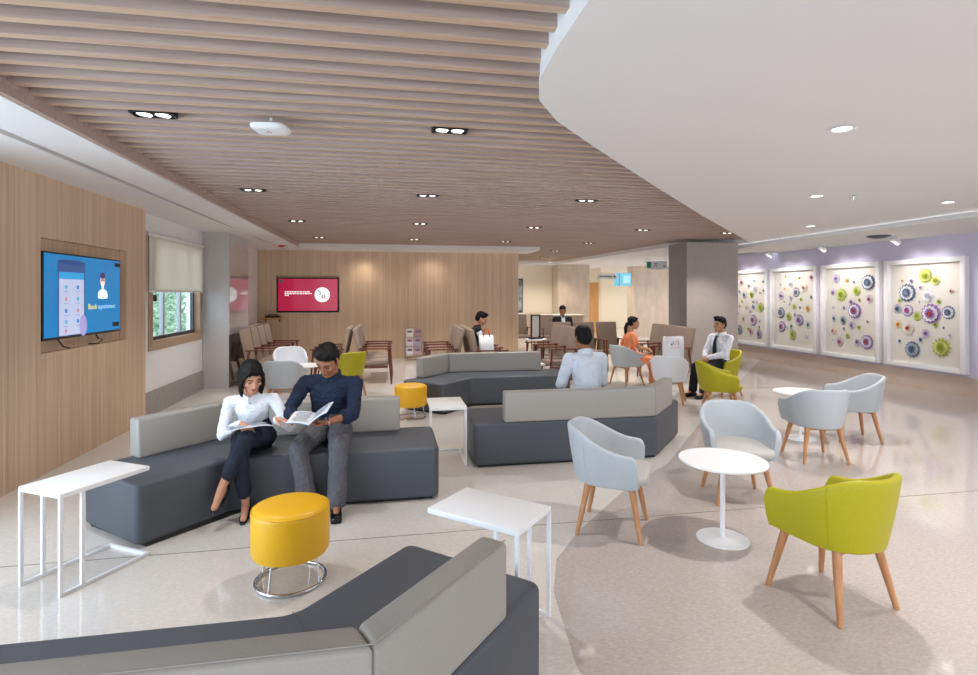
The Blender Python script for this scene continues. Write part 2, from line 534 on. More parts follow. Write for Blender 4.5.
# left and back soffit with the diffuser slot left open
b.prism([(-3.5, -3), (-2.68, -3), (-2.62, 9.9), (-2.62, 11.3), (-2.62, 14.7), (-3.5, 14.7)], ZW, ZW + .2, M_CEIL)
b.prism([(-2.57, -3), (-2.15, -3), (-2.15, 13.45), (3.76, 13.45), (3.76, 14.7), (-2.57, 14.7)], ZW, ZW + .2, M_CEIL)
b.box((-2.6, 10.5, ZW + .1), (.07, 1.3, .2), M_CEIL)
b.box((-2.62, 5.8, ZW + .13), (.2, 17.6, .1), M_SKIRT)
struct(b.build('ceiling_left'))
b = MB()
b.box((-2.135, 5.2, ZS + .01), (.03, 16.5, .18), M_SLAT)
b.box((.8, 13.46, ZS + .01), (5.9, .03, .18), M_WHITE)
struct(b.build('trim_3'))

# trees outside the windows
M_LEAF = mat('leaf', '#86A888', '#B4CDB6', scale=(3, 3, 3), rough=.7)
M_BARK = mat('bark', '#5A4836', rough=.9)
def tree(x, y, h, label, seed):
    rnd = random.Random(seed)
    r = empty('leafy_tree', (x, y, -1.2), 0, label, 'tree', 'trees outside the windows')
    t = MB(); t.tube([(0, 0, 0), (.05, .02, h * .3), (0, .05, h * .6)], [.14, .11, .06], M_BARK, n=8); t.build('trunk', None, r)
    b = MB()
    i = b.slot(M_LEAF)
    for k in range(2600):
        u = Vector((rnd.gauss(0, 1), rnd.gauss(0, 1), rnd.gauss(0, 1))).normalized() * (rnd.random() ** .4)
        p = Vector((u.x * 1.5, u.y * 1.7, h * .62 + u.z * h * .42))
        d = Vector((rnd.uniform(-1, 1), rnd.uniform(-1, 1), rnd.uniform(-1, 1))).normalized()
        e = d.orthogonal().normalized()
        q = rnd.uniform(.06, .13)
        f = b.bm.faces.new([b.bm.verts.new(p + d * q), b.bm.verts.new(p + e * q * .5), b.bm.verts.new(p - d * q), b.bm.verts.new(p - e * q * .5)])
        f.material_index = i
    b.build('crown', None, r, autosmooth=False)
tree(-7.0, 18.5, 3.3, 'green tree seen through the nearer window beside the television wall', 1)
tree(-10.5, 25.5, 3.6, 'green tree seen further off through the nearer window, behind the first one', 2)
# ------------------------------------------------------------------ sofas
def offset_pt(p, q, d): return (p[0] + q[0] * d, p[1] + q[1] * d)
def make_sofa():
    # local frame: concave front corner at the origin, straight run towards +X, front is -Y
    root = empty('modular_sofa')
    root['category'] = 'sofa'; root['group'] = 'angled lounge sofas'
    D = .755; T = .15; ext = .31
    u = Vector((.66, .75, 0)).normalized(); n = Vector((-u.y, u.x, 0))   # u points from the angled end to the corner
    Ls, La = 1.57, .72
    e0 = -u * La                    # angled end, front
    e1 = e0 + n * D                 # angled end, back
    # inner back corner
    def miter(d):                   # line parallel to the front at distance d
        t = (d - (e0 + n * d).y) / u.y
        return e0 + n * d + u * t
    c1 = miter(D)
    b = MB()
    b.prism([(0, 0), (Ls, 0), (Ls, D), (c1.x, c1.y), (e1.x, e1.y), (e0.x, e0.y)], .025, .435, M_VINYLG, bevel=.028, seg=4, vbevel=.055)
    b.build('seat_base', None, root)
    b = MB()
    b.prism([(.03, .03), (Ls - .05, .05), (Ls - .05, D - .05), (c1.x, c1.y - .05), (e1.x + .05, e1.y), (e0.x + .03, e0.y + .06)], 0, .03, M_BLACK)
    b.build('plinth', None, root)
    def back(pts, nm):
        # pts: inner (front) line bottom a->b, outer a2->b2; the front leans back a little
        bb = bmesh.new()
        (a, c, c2, a2) = pts
        lean = .03
        def up(p, q): return (p.x + (q.x - p.x) * .16, p.y + (q.y - p.y) * .16)
        low = [(*p.xy, .432) for p in (a, c, c2, a2)]
        at, ct = up(a, a2), up(c, c2)
        hi = [(*at, .735), (*ct, .735), (*c2.xy, .735), (*a2.xy, .735)]
        v = [bb.verts.new(p) for p in low + hi]
        for f in ((0, 1, 2, 3), (4, 5, 6, 7), (0, 1, 5, 4), (1, 2, 6, 5), (2, 3, 7, 6), (3, 0, 4, 7)):
            bb.faces.new([v[k] for k in f])
        bmesh.ops.recalc_face_normals(bb, faces=bb.faces)
        bmesh.ops.bevel(bb, geom=bb.edges[:], offset=.022, segments=4, profile=.5, affect='EDGES')
        mb = MB(); mb.merge(bb, M_VINYLT, True)
        o = mb.build('backrest', None, root)
        # stitched seam along the top rear edge
        s = MB()
        up2 = lambda p, q, z: Vector((p.x + (q.x - p.x) * .9, p.y + (q.y - p.y) * .9, z))
        s.tube([up2(a, a2, .736), up2(c, c2, .736)], .0022, M_VINYLT, n=6)
        s.build('piping', None, o)
    i0 = miter(D - T); o0 = miter(D - .004)
    xe = Ls - ext
    back((Vector((i0.x, i0.y, 0)), Vector((xe, D - T, 0)), Vector((xe, D - .004, 0)), Vector((o0.x, o0.y, 0))), 's')
    st = e0 + u * ext
    back((st + n * (D - T), Vector((i0.x, i0.y, 0)), Vector((o0.x, o0.y, 0)), st + n * (D - .004)), 'a')
    s = MB()
    s.tube([(0, .0, .4365), (c1.x * .72, c1.y * .72, .4365)], .0018, M_VINYLG, n=6)
    s.build('seat_seam', None, root)
    return root
SOFA = make_sofa(); su = []
place(SOFA, su, (-1.17, 4.50, 0), 0, 'grey sofa where the woman and man in dark trousers read side by side')
place(SOFA, su, (1.22, 8.17, 0), 0, 'grey sofa with pale backrest, empty, behind the yellow pouf and small white table')
place(SOFA, su, (2.37, 5.99, 0), PI, 'grey sofa with its back to us, carrying the man in white seen from behind')
place(SOFA, su, (-.38, 2.27, 0), PI, 'grey sofa nearest to us, cut by the bottom edge of the photo')

# ------------------------------------------------------------------ poufs
def make_pouf():
    r = empty('pouf'); r['category'] = 'pouf'; r['group'] = 'round yellow poufs'
    b = MB()
    R = .222
    prof = [(.02, .17), (R - .03, .172), (R - .008, .18), (R, .2), (R, .415), (R - .004, .432), (R - .016, .447), (R - .04, .456), (.1, .461), (.01, .462)]
    b.lathe(prof, M_YEL, n=64); b.build('cushion', None, r)
    b = MB()
    b.tube([((R - .004) * math.cos(t), (R - .004) * math.sin(t), .436) for t in (2 * PI * k / 64 for k in range(64))], .0035, M_YEL, n=6, closed=True)
    b.tube([(R + .0005, 0, .19), (R + .0005, 0, .43)], .002, M_YEL, n=6)
    b.build('piping', None, r)
    b = MB()
    b.tube([(.198 * math.cos(t), .198 * math.sin(t), .012) for t in (2 * PI * k / 64 for k in range(64))], .0095, M_CHROME, n=10, closed=True)
    b.build('base_ring', None, r)
    for k in range(4):
        t = 2 * PI * k / 4 + .5
        b = MB(); b.tube([(.198 * math.cos(t), .198 * math.sin(t), .014), (.17 * math.cos(t), .17 * math.sin(t), .178)], .0075, M_CHROME, n=10)
        b.build('leg', None, r)
    return r
PF = make_pouf(); pu = []
place(PF, pu, (-.58, 3.40, 0), .6, 'yellow round pouf on a chrome ring in front of the reading pair')
place(PF, pu, (.28, 7.55, 0), 1.3, 'yellow round pouf beside the small white table at the empty grey sofa')

# ------------------------------------------------------------------ side tables that slide over a seat
def make_ctable():
    r = empty('side_table'); r['category'] = 'table'; r['group'] = 'white rectangular side tables'
    L, W, Z = .54, .365, .58
    b = MB(); b.box((0, 0, Z - .014), (W, L, .028), M_TABLE, bevel=.003); b.build('table_top', None, r)
    s = .018
    for sx in (-1, 1):
        b = MB()
        x = sx * (W / 2 - s / 2)
        b.box((x, 0, s / 2), (s, L, s), M_WMETAL)
        b.build('base_rail', None, r)
        b = MB(); b.box((x, -L / 2 + s / 2, Z / 2 - .005), (s, s, Z - .046), M_WMETAL); b.build('post', None, r)
        b = MB(); b.box((x, -L / 2 + .125, Z / 2 - .005), (s, s, Z - .046), M_WMETAL); b.build('post', None, r)
    b = MB(); b.box((0, L / 2 - s / 2, s / 2), (W - 2 * s, s, s), M_WMETAL); b.build('cross_rail', None, r)
    return r
CT = make_ctable(); cu = []
place(CT, cu, (-1.835, 3.75, 0), heading(.27, .46), 'white side table standing at the left end of the reading pair\'s sofa')
place(CT, cu, (.515, 2.82, 0), heading(-.73, .66), 'white side table behind the right end of the nearest sofa')
place(CT, cu, (.57, 5.63, 0), heading(0, 1), 'white side table between the two facing sofas near the rear yellow pouf')
o = place(CT, cu, (2.45, 9.22, 0), heading(0, 1), 'small white table just left of the man in white seen from behind')
o.scale = (.95, .8, .86)

# ------------------------------------------------------------------ round tables
def make_round():
    r = empty('round_table'); r['category'] = 'table'; r['group'] = 'white round pedestal tables'
    b = MB(); b.lathe([(.01, .533), (.27, .533), (.287, .54), (.29, .548), (.288, .553), (.01, .555)], M_TABLE, n=64); b.build('table_top', None, r)
    b = MB(); b.lathe([(.02, 0), (.17, 0), (.173, .004), (.17, .009), (.04, .014), (.02, .02)], M_WMETAL, n=56); b.build('base_plate', None, r)
    b = MB(); b.cyl((0, 0, .012), (0, 0, .536), .017, m=M_WMETAL, n=20); b.build('column_stem', None, r)
    return r
RT = make_round(); ru = []
place(RT, ru, (2.27, 3.43, 0), 0, 'white round table nearest to us, between the grey tub chairs and the lime one')
place(RT, ru, (4.75, 5.66, 0), 0, 'white round table between the two grey tub chairs near the picture wall')
place(RT, ru, (-1.38, 9.2, 0), 0, 'white round table between the small tub chairs behind the reading pair')
place(RT, ru, (4.66, 8.62, 0), 0, 'white round table carrying the paper bag, between the saree woman and man in tie')

# ------------------------------------------------------------------ tub chairs
def make_tub(shell_m, seat_m, name, group):
    r = empty('tub_chair'); r['category'] = 'chair'; r['group'] = group
    # plan: arms straight, back semicircular; t runs from the left arm front round to the right arm front
    plan = []
    yf = .20                                        # arm fronts
    R = .255
    n1, n2 = 14, 26
    yc = -.035
    pts = []
    for i in range(n1): pts.append((-R, yf + (yc - yf) * (i / n1) , Vector((-1, 0, 0))))
    for i in range(n2 + 1):
        a = PI + PI * i / n2
        pts.append((R * math.cos(a), yc + R * 1.0 * math.sin(a), Vector((math.cos(a), math.sin(a), 0))))
    for i in range(1, n1 + 1): pts.append((R, yc + (yf - yc) * (i / n1), Vector((1, 0, 0))))
    L = [0]
    for (x0, y0, _), (x1, y1, _) in zip(pts, pts[1:]): L.append(L[-1] + math.hypot(x1 - x0, y1 - y0))
    rows = []
    zb = .365; th = .042
    for (x, y, nn), l in zip(pts, L):
        d = min(l, L[-1] - l); tt = d / (L[-1] / 2)
        tt = min(1, tt / .8); top = .602 + .155 * (tt * tt * (3 - 2 * tt)) ** 1.6
        rc = .055
        if d < rc: top -= rc - math.sqrt(max(0, rc * rc - (rc - d) ** 2))
        h = top - zb
        sec = []
        flare = .036 * (h / .35)
        for k in range(9):                          # outer side, going up
            v = k / 8
            off = -.022 * (1 - v) ** 2.2 + flare * v ** 1.1
            sec.append((off, zb + (h - th * .5) * v))
        for k in range(1, 6):                       # rim
            a = PI * k / 6
            sec.append((flare - th / 2 + th / 2 * math.cos(a), zb + h - th * .5 + th / 2 * math.sin(a)))
        for k in range(8, -1, -1):                  # inner side, going down
            v = k / 8
            off = -.022 * (1 - v) ** 2.2 + flare * v ** 1.1 - th
            sec.append((off, zb + (h - th * .5) * v))
        # inward taper at the front
        rows.append([Vector((x, y, 0)) + nn * o + Vector((0, 0, z)) for o, z in sec])
    b = MB(); b.grid(rows, shell_m, closed_v=True, cap0=True, cap1=True); b.build('shell', None, r)
    # seams down the outside
    for q in (n1 + 4, n1 + n2 - 4):
        s = MB(); s.tube([rows[q][k] + pts[q][2] * .0008 for k in range(0, 12)], .0018, shell_m, n=6); s.build('seam', None, r)
    # under-pan and cushion, D shaped
    def dshape(k, yfront):
        o = []
        for i in range(25):
            a = PI + PI * i / 24
            o.append((R * k * math.cos(a), yc + R * k * math.sin(a)))
        o += [(R * k, yfront - .06), (R * k - .06, yfront), (-R * k + .06, yfront), (-R * k, yfront - .06)]
        return o
    b = MB(); b.prism(dshape(.86, .205), .352, .385, shell_m, bevel=.008); b.build('seat_pan', None, r)
    b = MB(); b.prism(dshape(.9, .262), .387, .452, seat_m, bevel=.026, seg=4); b.build('seat_cushion', None, r)
    b = MB()
    b.box((0, .14, .34), (.3, .035, .03), M_OAK); b.box((0, -.14, .34), (.3, .035, .03), M_OAK)
    b.build('under_rail', None, r)
    for sx in (-1, 1):
        for sy in (-1, 1):
            b = MB(); b.cyl((sx * .152, sy * .15, .362), (sx * .222, sy * .218, 0), .0255, .014, M_OAK, n=16); b.build('leg', None, r)
    return r
TG = make_tub(M_GREY, M_GREYI, 'g', 'pale grey tub chairs'); tg = []
TL = make_tub(M_LIME, M_LIME, 'l', 'lime tub chairs'); tl = []
TW = make_tub(M_WHITEF, M_WHITEF, 'w', 'white tub chairs'); tw = []
place(TG, tg, (1.60, 3.75, 0), heading(.85, -.52), 'grey tub chair on the near side, left of the nearest round table')
place(TG, tg, (2.86, 4.12, 0), heading(-.28, -.96), 'grey tub chair facing us across the nearest round table')
place(TG, tg, (4.33, 4.96, 0), heading(.2, .98), 'grey tub chair turned away from us in front of the far right round table')
place(TG, tg, (5.34, 5.54, 0), heading(-.94, .35), 'grey tub chair closest to the picture wall, open side to the left')
place(TG, tg, (-1.52, 8.38, 0), heading(.1, 1), 'grey tub chair turned away, between the reading woman\'s head and the white table')
place(TG, tg, (4.37, 9.6, 0), heading(.95, .3), 'pale grey tub chair the woman in the saree sits in')
place(TL, tl, (2.43, 2.67, 0), heading(-.2, .98), 'lime tub chair nearest to us, turned towards the nearest round table')
place(TL, tl, (4.56, 6.95, 0), heading(.91, -.41), 'empty lime tub chair in the middle, in front of the man in a tie')
place(TL, tl, (5.50, 8.34, 0), heading(-.97, -.22), 'lime tub chair the man in a tie sits in, before the pillar')
place(TL, tl, (-.70, 9.36, 0), heading(-.6, .8), 'lime tub chair half hidden behind the reading man\'s shoulder')
place(TW, tw, (4.31, 7.9, 0), heading(.55, .83), 'white tub chair with its back to us in front of the paper bag')
place(TW, tw, (-1.72, 10.02, 0), heading(.25, -.97), 'white tub chair facing us behind the small round table at left rear')

# ------------------------------------------------------------------ wooden lounge chairs
def make_lounge():
    r = empty('lounge_chair'); r['category'] = 'chair'
    W = .53
    for s in (-1, 1):
        x = s * (W / 2 - .02)
        b = MB()
        b.box((x, .03, .672), (.05, .60, .026), M_WALNUT, bevel=.008)
        b.build('arm', None, r)
        b = MB(); b.cyl((x, .27, .665), (x, .33, 0), .022, .015, M_WALNUT, n=10); b.build('leg', None, r)
        b = MB(); b.cyl((x, -.2, .665), (x, -.33, 0), .022, .015, M_WALNUT, n=10); b.build('leg', None, r)
        b = MB(); b.box((x, 0, .33), (.025, .52, .05), M_WALNUT, bevel=.005); b.build('side_rail', None, r)
    b = MB(); b.box((0, .03, .395), (W - .09, .56, .10), M_TAUPEF, rot=Matrix.Rotation(.06, 4, 'X'), bevel=.03, seg=3); b.build('seat', None, r)
    b = MB(); b.box((0, -.285, .72), (W - .045, .085, .68), M_TAUPEF, rot=Matrix.Rotation(.2, 4, 'X'), bevel=.025, seg=3); b.build('backrest', None, r)
    return r
LC = make_lounge(); lc = []
g = 'taupe lounge chairs with wooden arms'
def row(pts, rz, labels):
    for (x, y), l in zip(pts, labels): place(LC, lc, (x, y, 0), rz, l, g)
row([(-2.3, 10.72), (-2.3, 11.28), (-2.3, 11.84), (-2.3, 12.4)], heading(1, 0),
    ['taupe lounge chair nearest to us in the row by the pale stone column', 'second taupe lounge chair in the row by the pale stone column',
     'third taupe lounge chair in the row by the pale stone column', 'last taupe lounge chair in the row by the pale stone column, under the far window'])
row([(-.3, 10.7), (-.29, 11.26), (-.28, 11.82)], heading(1, 0),
    ['taupe lounge chair showing its whole wooden side, right of the reading man\'s head', 'taupe lounge chair second back in the row right of the reading man\'s head',
     'taupe lounge chair farthest back in the row right of the reading man\'s head'])
row([(-1.12, 10.72), (-1.11, 11.28)], heading(-1, 0),
    ['taupe lounge chair facing left, partly behind the reading man\'s head', 'taupe lounge chair facing left, one further back behind the reading man'])
row([(.99, 10.33), (1.0, 10.89), (1.01, 11.45)], heading(-1, 0),
    ['nearest left-facing taupe lounge chair behind the empty grey sofa', 'second left-facing taupe lounge chair behind the empty grey sofa',
     'third left-facing taupe lounge chair behind the empty grey sofa'])
row([(1.80, 9.96), (1.81, 10.52), (1.82, 11.08)], heading(1, 0),
    ['taupe lounge chair under the white bag with orange handles', 'taupe lounge chair the person in a black vest sits in',
     'taupe lounge chair beyond the person in a black vest'])
row([(3.18, 9.95), (3.18, 10.5), (3.18, 11.05)], heading(-1, -.12),
    ['nearest of the side-on taupe lounge chairs behind the head of the man in white', 'middle of the side-on taupe lounge chairs behind the man in white',
     'farthest of the side-on taupe lounge chairs behind the man in white'])
row([(4.97, 11.7), (4.42, 11.71), (3.87, 11.72)], heading(.02, -1),
    ['taupe lounge chair facing us, the right one before the man in a dark suit', 'taupe lounge chair facing us, the middle one below the man in a dark suit',
     'taupe lounge chair facing us, the left one half hidden by the side-on chairs'])
row([(5.36, 9.75), (5.38, 10.31), (5.4, 10.87)], heading(-1, -.15),
    ['taupe lounge chair against the big pillar, nearest, behind the paper bag', 'taupe lounge chair beside the big pillar, second from the bag',
     'taupe lounge chair beside the big pillar, farthest, behind the saree woman\'s head'])
row([(4.50, 13.9), (4.0, 16.4), (4.75, 16.0)], heading(0, -1),
    ['taupe lounge chair the man in a dark suit sits in', 'far taupe lounge chair beside the end of the wooden wall', 'far taupe lounge chair left of the man in a dark suit'])
# ------------------------------------------------------------------ text helper
def text(parent, name, body, size, M, m, align='CENTER', thick=.0006):
    c = bpy.data.curves.new(name, 'FONT')
    c.body = body; c.size = size; c.align_x = align; c.align_y = 'CENTER'; c.extrude = thick
    t = bpy.data.objects.new(name, c); col.objects.link(t)
    dg = bpy.context.evaluated_depsgraph_get()
    me = bpy.data.meshes.new_from_object(t.evaluated_get(dg))
    bpy.data.objects.remove(t)
    me.transform(M)
    me.materials.clear(); me.materials.append(m)
    o = bpy.data.objects.new(name, me); col.objects.link(o)
    if parent: o.parent = parent
    return o
def disc(b, c, r, ax, m, n=28, sx=1, sy=1):
    """flat thin disc on a plane given by ax(u, v, h) -> point"""
    lo = [ax(c[0] + r * sx * math.cos(2 * PI * k / n), c[1] + r * sy * math.sin(2 * PI * k / n), 0) for k in range(n)]
    hi = [ax(c[0] + r * sx * math.cos(2 * PI * k / n), c[1] + r * sy * math.sin(2 * PI * k / n), .001) for k in range(n)]
    b.grid([lo, hi], m, closed_v=True, smooth=False, cap0=True, cap1=True)
def plate(b, u0, u1, v0, v1, ax, m, h=.001, lift=0):
    pts = [(u0, v0), (u1, v0), (u1, v1), (u0, v1)]
    b.grid([[ax(u, v, lift) for u, v in pts], [ax(u, v, lift + h) for u, v in pts]], m, closed_v=True, smooth=False, cap0=True, cap1=True)

# television on the veneer wall (faces +X): u runs along +Y, v up
t1 = empty('television', (-3.2, 6.51, 1.68), 0, 'wall television with a blue phone app page, in the recess of the left veneer wall', 'television')
W, Hh = 1.49, .85
b = MB(); b.box((-.02, 0, 0), (.045, W, Hh), M_BLACK, bevel=.004); b.build('bezel', None, t1)
b = MB(); b.box((.003, 0, .005), (.004, W - .03, Hh - .04), M_SCREENB); sc1 = b.build('screen', None, t1)
def ax1(u, v, h): return Vector((.0052 + h, u, v))
b = MB()
PH = emi('phone_case', '#3A5E9A', .5); PHS = emi('phone_page', '#B9C6E6', .7); HD = emi('phone_header', '#2BA0DC', .7)
plate(b, -.52, -.03, -.40, .34, ax1, PH)
plate(b, -.495, -.055, -.395, .17, ax1, PHS, lift=.001)
plate(b, -.495, -.055, .17, .24, ax1, HD, lift=.001)
disc(b, (-.275, .345), .05, ax1, PH, sx=4.85, sy=.5)
for i, (cu_, cv) in enumerate([(-.38, .09), (-.17, .09), (-.38, -.03), (-.17, -.03), (-.38, -.15), (-.17, -.15), (-.38, -.26), (-.17, -.26), (-.38, -.35)]):
    disc(b, (cu_, cv), .022, lambda u, v, h: ax1(u, v, h + .002), emi('icon_%s' % 'abc'[i % 3], ['#58B7C9', '#3F86C9', '#C994A6'][i % 3], .6), n=16)
    plate(b, cu_ - .035, cu_ + .035, cv - .05, cv - .042, ax1, emi('icon_line', '#8FA0C8', .6), lift=.002)
b.build('phone_picture', None, sc1)
b = MB()
HN = emi('hand_picture', '#A9A2DC', .6)
disc(b, (-.07, -.31), .07, lambda u, v, h: ax1(u, v, h + .002), HN, sy=1.6)
b.build('hand_picture', None, sc1)
b = MB()
SKN = emi('icon_skin', '#F2DCCB', .7); HRR = emi('icon_hair', '#4A3C78', .5); WHT = emi('icon_white', '#E8F2FA', .8)
disc(b, (.33, .17), .05, ax1, SKN, sy=1.35); disc(b, (.33, .225), .055, lambda u, v, h: ax1(u, v, h + .001), HRR, sy=.65)
plate(b, .305, .355, .05, .13, ax1, SKN)
disc(b, (.33, .02), .1, lambda u, v, h: ax1(u, v, h + .001), WHT, sy=.55)
plate(b, .23, .43, -.03, .015, ax1, WHT, lift=.001)
for s in (-1, 1): disc(b, (.33 + s * .022, .175), .014, lambda u, v, h: ax1(u, v, h + .002), HRR, n=12)
b.build('doctor_icon', None, sc1)
MX = Matrix(((0, 0, 1, .006), (1, 0, 0, 0), (0, 1, 0, 0), (0, 0, 0, 1)))
text(sc1, 'lettering', 'Book', .085, Matrix.Translation((0, .12, -.12)) @ MX, emi('letter_yellow', '#E8E060', .8))
text(sc1, 'lettering', 'appointment', .075, Matrix.Translation((0, .42, -.12)) @ MX, emi('letter_pale', '#9AD4F2', .8))
b = MB(); plate(b, .55, .7, -.36, -.31, ax1, M_BLACK); plate(b, .60, .73, .34, .385, ax1, M_BLACK)
b.build('screen_logo', None, sc1)
b = MB(); b.tube([(0, .2, -.43), (-.0, .24, -.47), (.02, .3, -.49), (.01, .22, -.53), (-.02, .1, -.52)], .008, M_BLACK, n=8)
b.tube([(0, -.5, -.43), (.0, -.42, -.5), (.0, -.3, -.53)], .008, M_BLACK, n=8)
b.build('cable', None, t1)
b = MB(); b.box((-.05, 0, 0), (.03, .4, .3), M_BLACK); b.build('wall_mount', None, t1)

# television in the back wall (faces -Y)
t2 = empty('television', (-2.07, 14.6, 1.68), 0, 'wall television with a crimson page and white disc, in the far veneer wall', 'television')
b = MB(); b.box((0, .03, -.005), (1.5, .05, .88), M_BLACK, bevel=.004); b.build('bezel', None, t2)
b = MB(); b.box((0, .003, 0), (1.46, .004, .82), M_SCREENR); sc2 = b.build('screen', None, t2)
def ax2(u, v, h): return Vector((u, .0008 - h, v))
WHS = emi('disc_white', '#F2F2F4', .95); INK = emi('disc_ink', '#30343C', .05)
b = MB(); disc(b, (.35, 0), .19, ax2, WHS, n=40); b.build('white_disc', None, sc2)
MY = Matrix(((1, 0, 0, 0), (0, 0, -1, -.0015), (0, 1, 0, 0), (0, 0, 0, 1)))
text(sc2, 'lettering', 'S', .2, Matrix.Translation((.29, 0, .06)) @ MY, INK)
text(sc2, 'lettering', 'o', .2, Matrix.Translation((.38, 0, -.03)) @ MY, INK)
b = MB(); b.tube([ax2(.43, -.09, .0015), ax2(.46, -.1, .0015)], .008, INK, n=6); b.tube([ax2(.36, -.1, .0015), ax2(.38, -.13, .0015)], .008, INK, n=6)
b.build('disc_mark', None, sc2)
b = MB()
rnd = random.Random(3)
for j, (v, n_) in enumerate([(.075, 11), (.03, 12), (-.015, 2)]):
    u = -.57
    for k in range(n_):
        w = rnd.uniform(.025, .065)
        if u + w > .1: break
        plate(b, u, u + w, v - .013, v + .013, ax2, WHS); u += w + .014
b.build('caption_lines', None, sc2)
b = MB(); disc(b, (-.66, .35), .045, ax2, emi('corner_badge', '#1E6A5A', .3)); b.build('corner_badge', None, sc2)

# corner shelf with a black set-top box
r = empty('corner_shelf', (-2.93, 14.47, 1.09), 0, 'small wooden wall shelf in the corner left of the crimson television', 'shelf')
b = MB(); b.box((0, 0, 0), (.5, .26, .035), M_ORANGE, bevel=.008); b.build('shelf_board', None, r)
for s in (-1, 1):
    b = MB(); b.box((s * .17, .1, -.05), (.025, .06, .08), M_ALU); b.build('shelf_bracket', None, r)
r = empty('set_top_box', (-2.9, 14.46, 1.108), 0, 'black electronics box lying on the small corner shelf', 'electronics')
b = MB(); b.box((0, 0, .025), (.34, .18, .05), M_BLACK, bevel=.006); b.build('case', None, r)
b = MB(); b.tube([(-.12, -.02, .055), (-.05, -.05, .085), (.05, 0, .075), (.12, -.03, .06)], .012, M_BLACK, n=8); b.build('cable', None, r)

# magazine rack
r = empty('magazine_rack', (.6, 14.2, 0), 0, 'wire rack of magazines standing against the far veneer wall', 'rack')
MW = mat('wire', '#B7B0A6', rough=.3, metal=.8)
b = MB()
for s in (-1, 1):
    b.tube([(s * .22, .1, .0), (s * .22, .02, .78), (s * .17, 0, .84)], .009, MW, n=8)
    b.tube([(s * .22, .1, .012), (s * .22, -.2, .012)], .009, MW, n=8)
b.tube([(-.17, 0, .84), (.17, 0, .84)], .009, MW, n=8); b.tube([(-.22, -.2, .012), (.22, -.2, .012)], .009, MW, n=8)
b.build('wire_frame', None, r)
for k, z in enumerate((.1, .34, .57)):
    b = MB()
    b.tube([(-.21, -.08 - .0, z + .05), (.21, -.08, z + .05)], .005, MW, n=6)
    b.tube([(-.21, .07, z), (-.21, -.08, z), (.21, -.08, z), (.21, .07, z)], .005, MW, n=6)
    b.build('wire_shelf', None, r)
MC = ['#E9E4E6', '#C9A9AE', '#DCD8DF', '#B9B3C4', '#E2DCD2', '#B48A90']
for k, z in enumerate((.11, .35, .58)):
    for j in range(2):
        mg = empty('magazine', (.6 - .1 + .2 * j, 14.2 - .03, z), 0,
                   'magazine in the %s row of the wire rack, %s' % (['bottom', 'middle', 'top'][k], ['left', 'right'][j]), 'magazine', 'magazines in the wire rack')
        b = MB(); b.box((0, 0, .11), (.17, .008, .22), mat('cover_%d' % (k * 2 + j), MC[k * 2 + j], rough=.4), rot=Matrix.Rotation(-.16, 4, 'X'))
        b.build('cover', None, mg)
        b = MB(); b.box((0, -.0055, .15), (.12, .003, .05), mat('print_%d' % (k % 2), ['#7A6C8C', '#A8525E'][k % 2], rough=.4), rot=Matrix.Rotation(-.16, 4, 'X'))
        b.build('cover_print', None, mg)

# ------------------------------------------------------------------ framed flower art on the right wall
M_BACKING = mat('frame_backing', '#DCD5CB', rough=.8)
M_FWHITE = mat('frame_white', '#F2F0F0', rough=.5)
ROSE = {'o': ('#D9A85A', '#F0DCA8', '#B4722C'), 'l': ('#A898BE', '#DDD3E6', '#8E5A80'), 'g': ('#B0BC4A', '#D6DC84', '#8E9A36'),
        'n': ('#667088', '#E6E8EE', '#7E8AA0'), 'w': ('#D4D4DE', '#F4F2F2', '#B8A8B8'), 'b': ('#76869E', '#B7C1CC', '#56647E'),
        'p': ('#9A78B0', '#F0EAF2', '#B0444C'), 'r': ('#E4D8CC', '#F4ECE4', '#B82C24'), 'k': ('#C08CA4', '#EADCE2', '#8A3A54')}
def rosette(parent, y, z, r, key, spiky, rnd):
    co, cm, cc = ROSE[key]
    b = MB()
    mo, mm, mc = (mat('paper_%s%d' % (key, i), c, rough=.85) for i, c in enumerate((co, cm, cc)))
    ph = rnd.uniform(0, 6)
    for lay, (rr, h0, h1, m, np) in enumerate([(1, .008, .022, mo, 14), (.78, .016, .036, mm, 12), (.5, .03, .045, mo, 10), (.26, .042, .05, mc, 8)]):
        n = 48 if r > .05 else 28
        ring = []
        for q in (.05, .55, 1):
            rw = []
            for k in range(n):
                a = 2 * PI * k / n
                rad = r * rr * q * (1 + (.09 if not spiky or lay else .22) * math.cos(np * a + ph) * q)
                hh = h0 + (h1 - h0) * q * q + .004 * math.cos(np * a + ph + lay) * q
                rw.append(Vector((-hh * (.5 + r * 6), y + rad * math.cos(a), z + rad * math.sin(a))))
            ring.append(rw)
        b.grid(ring, m, closed_v=True, cap0=True)
    return b.build('paper_rosette', None, parent)
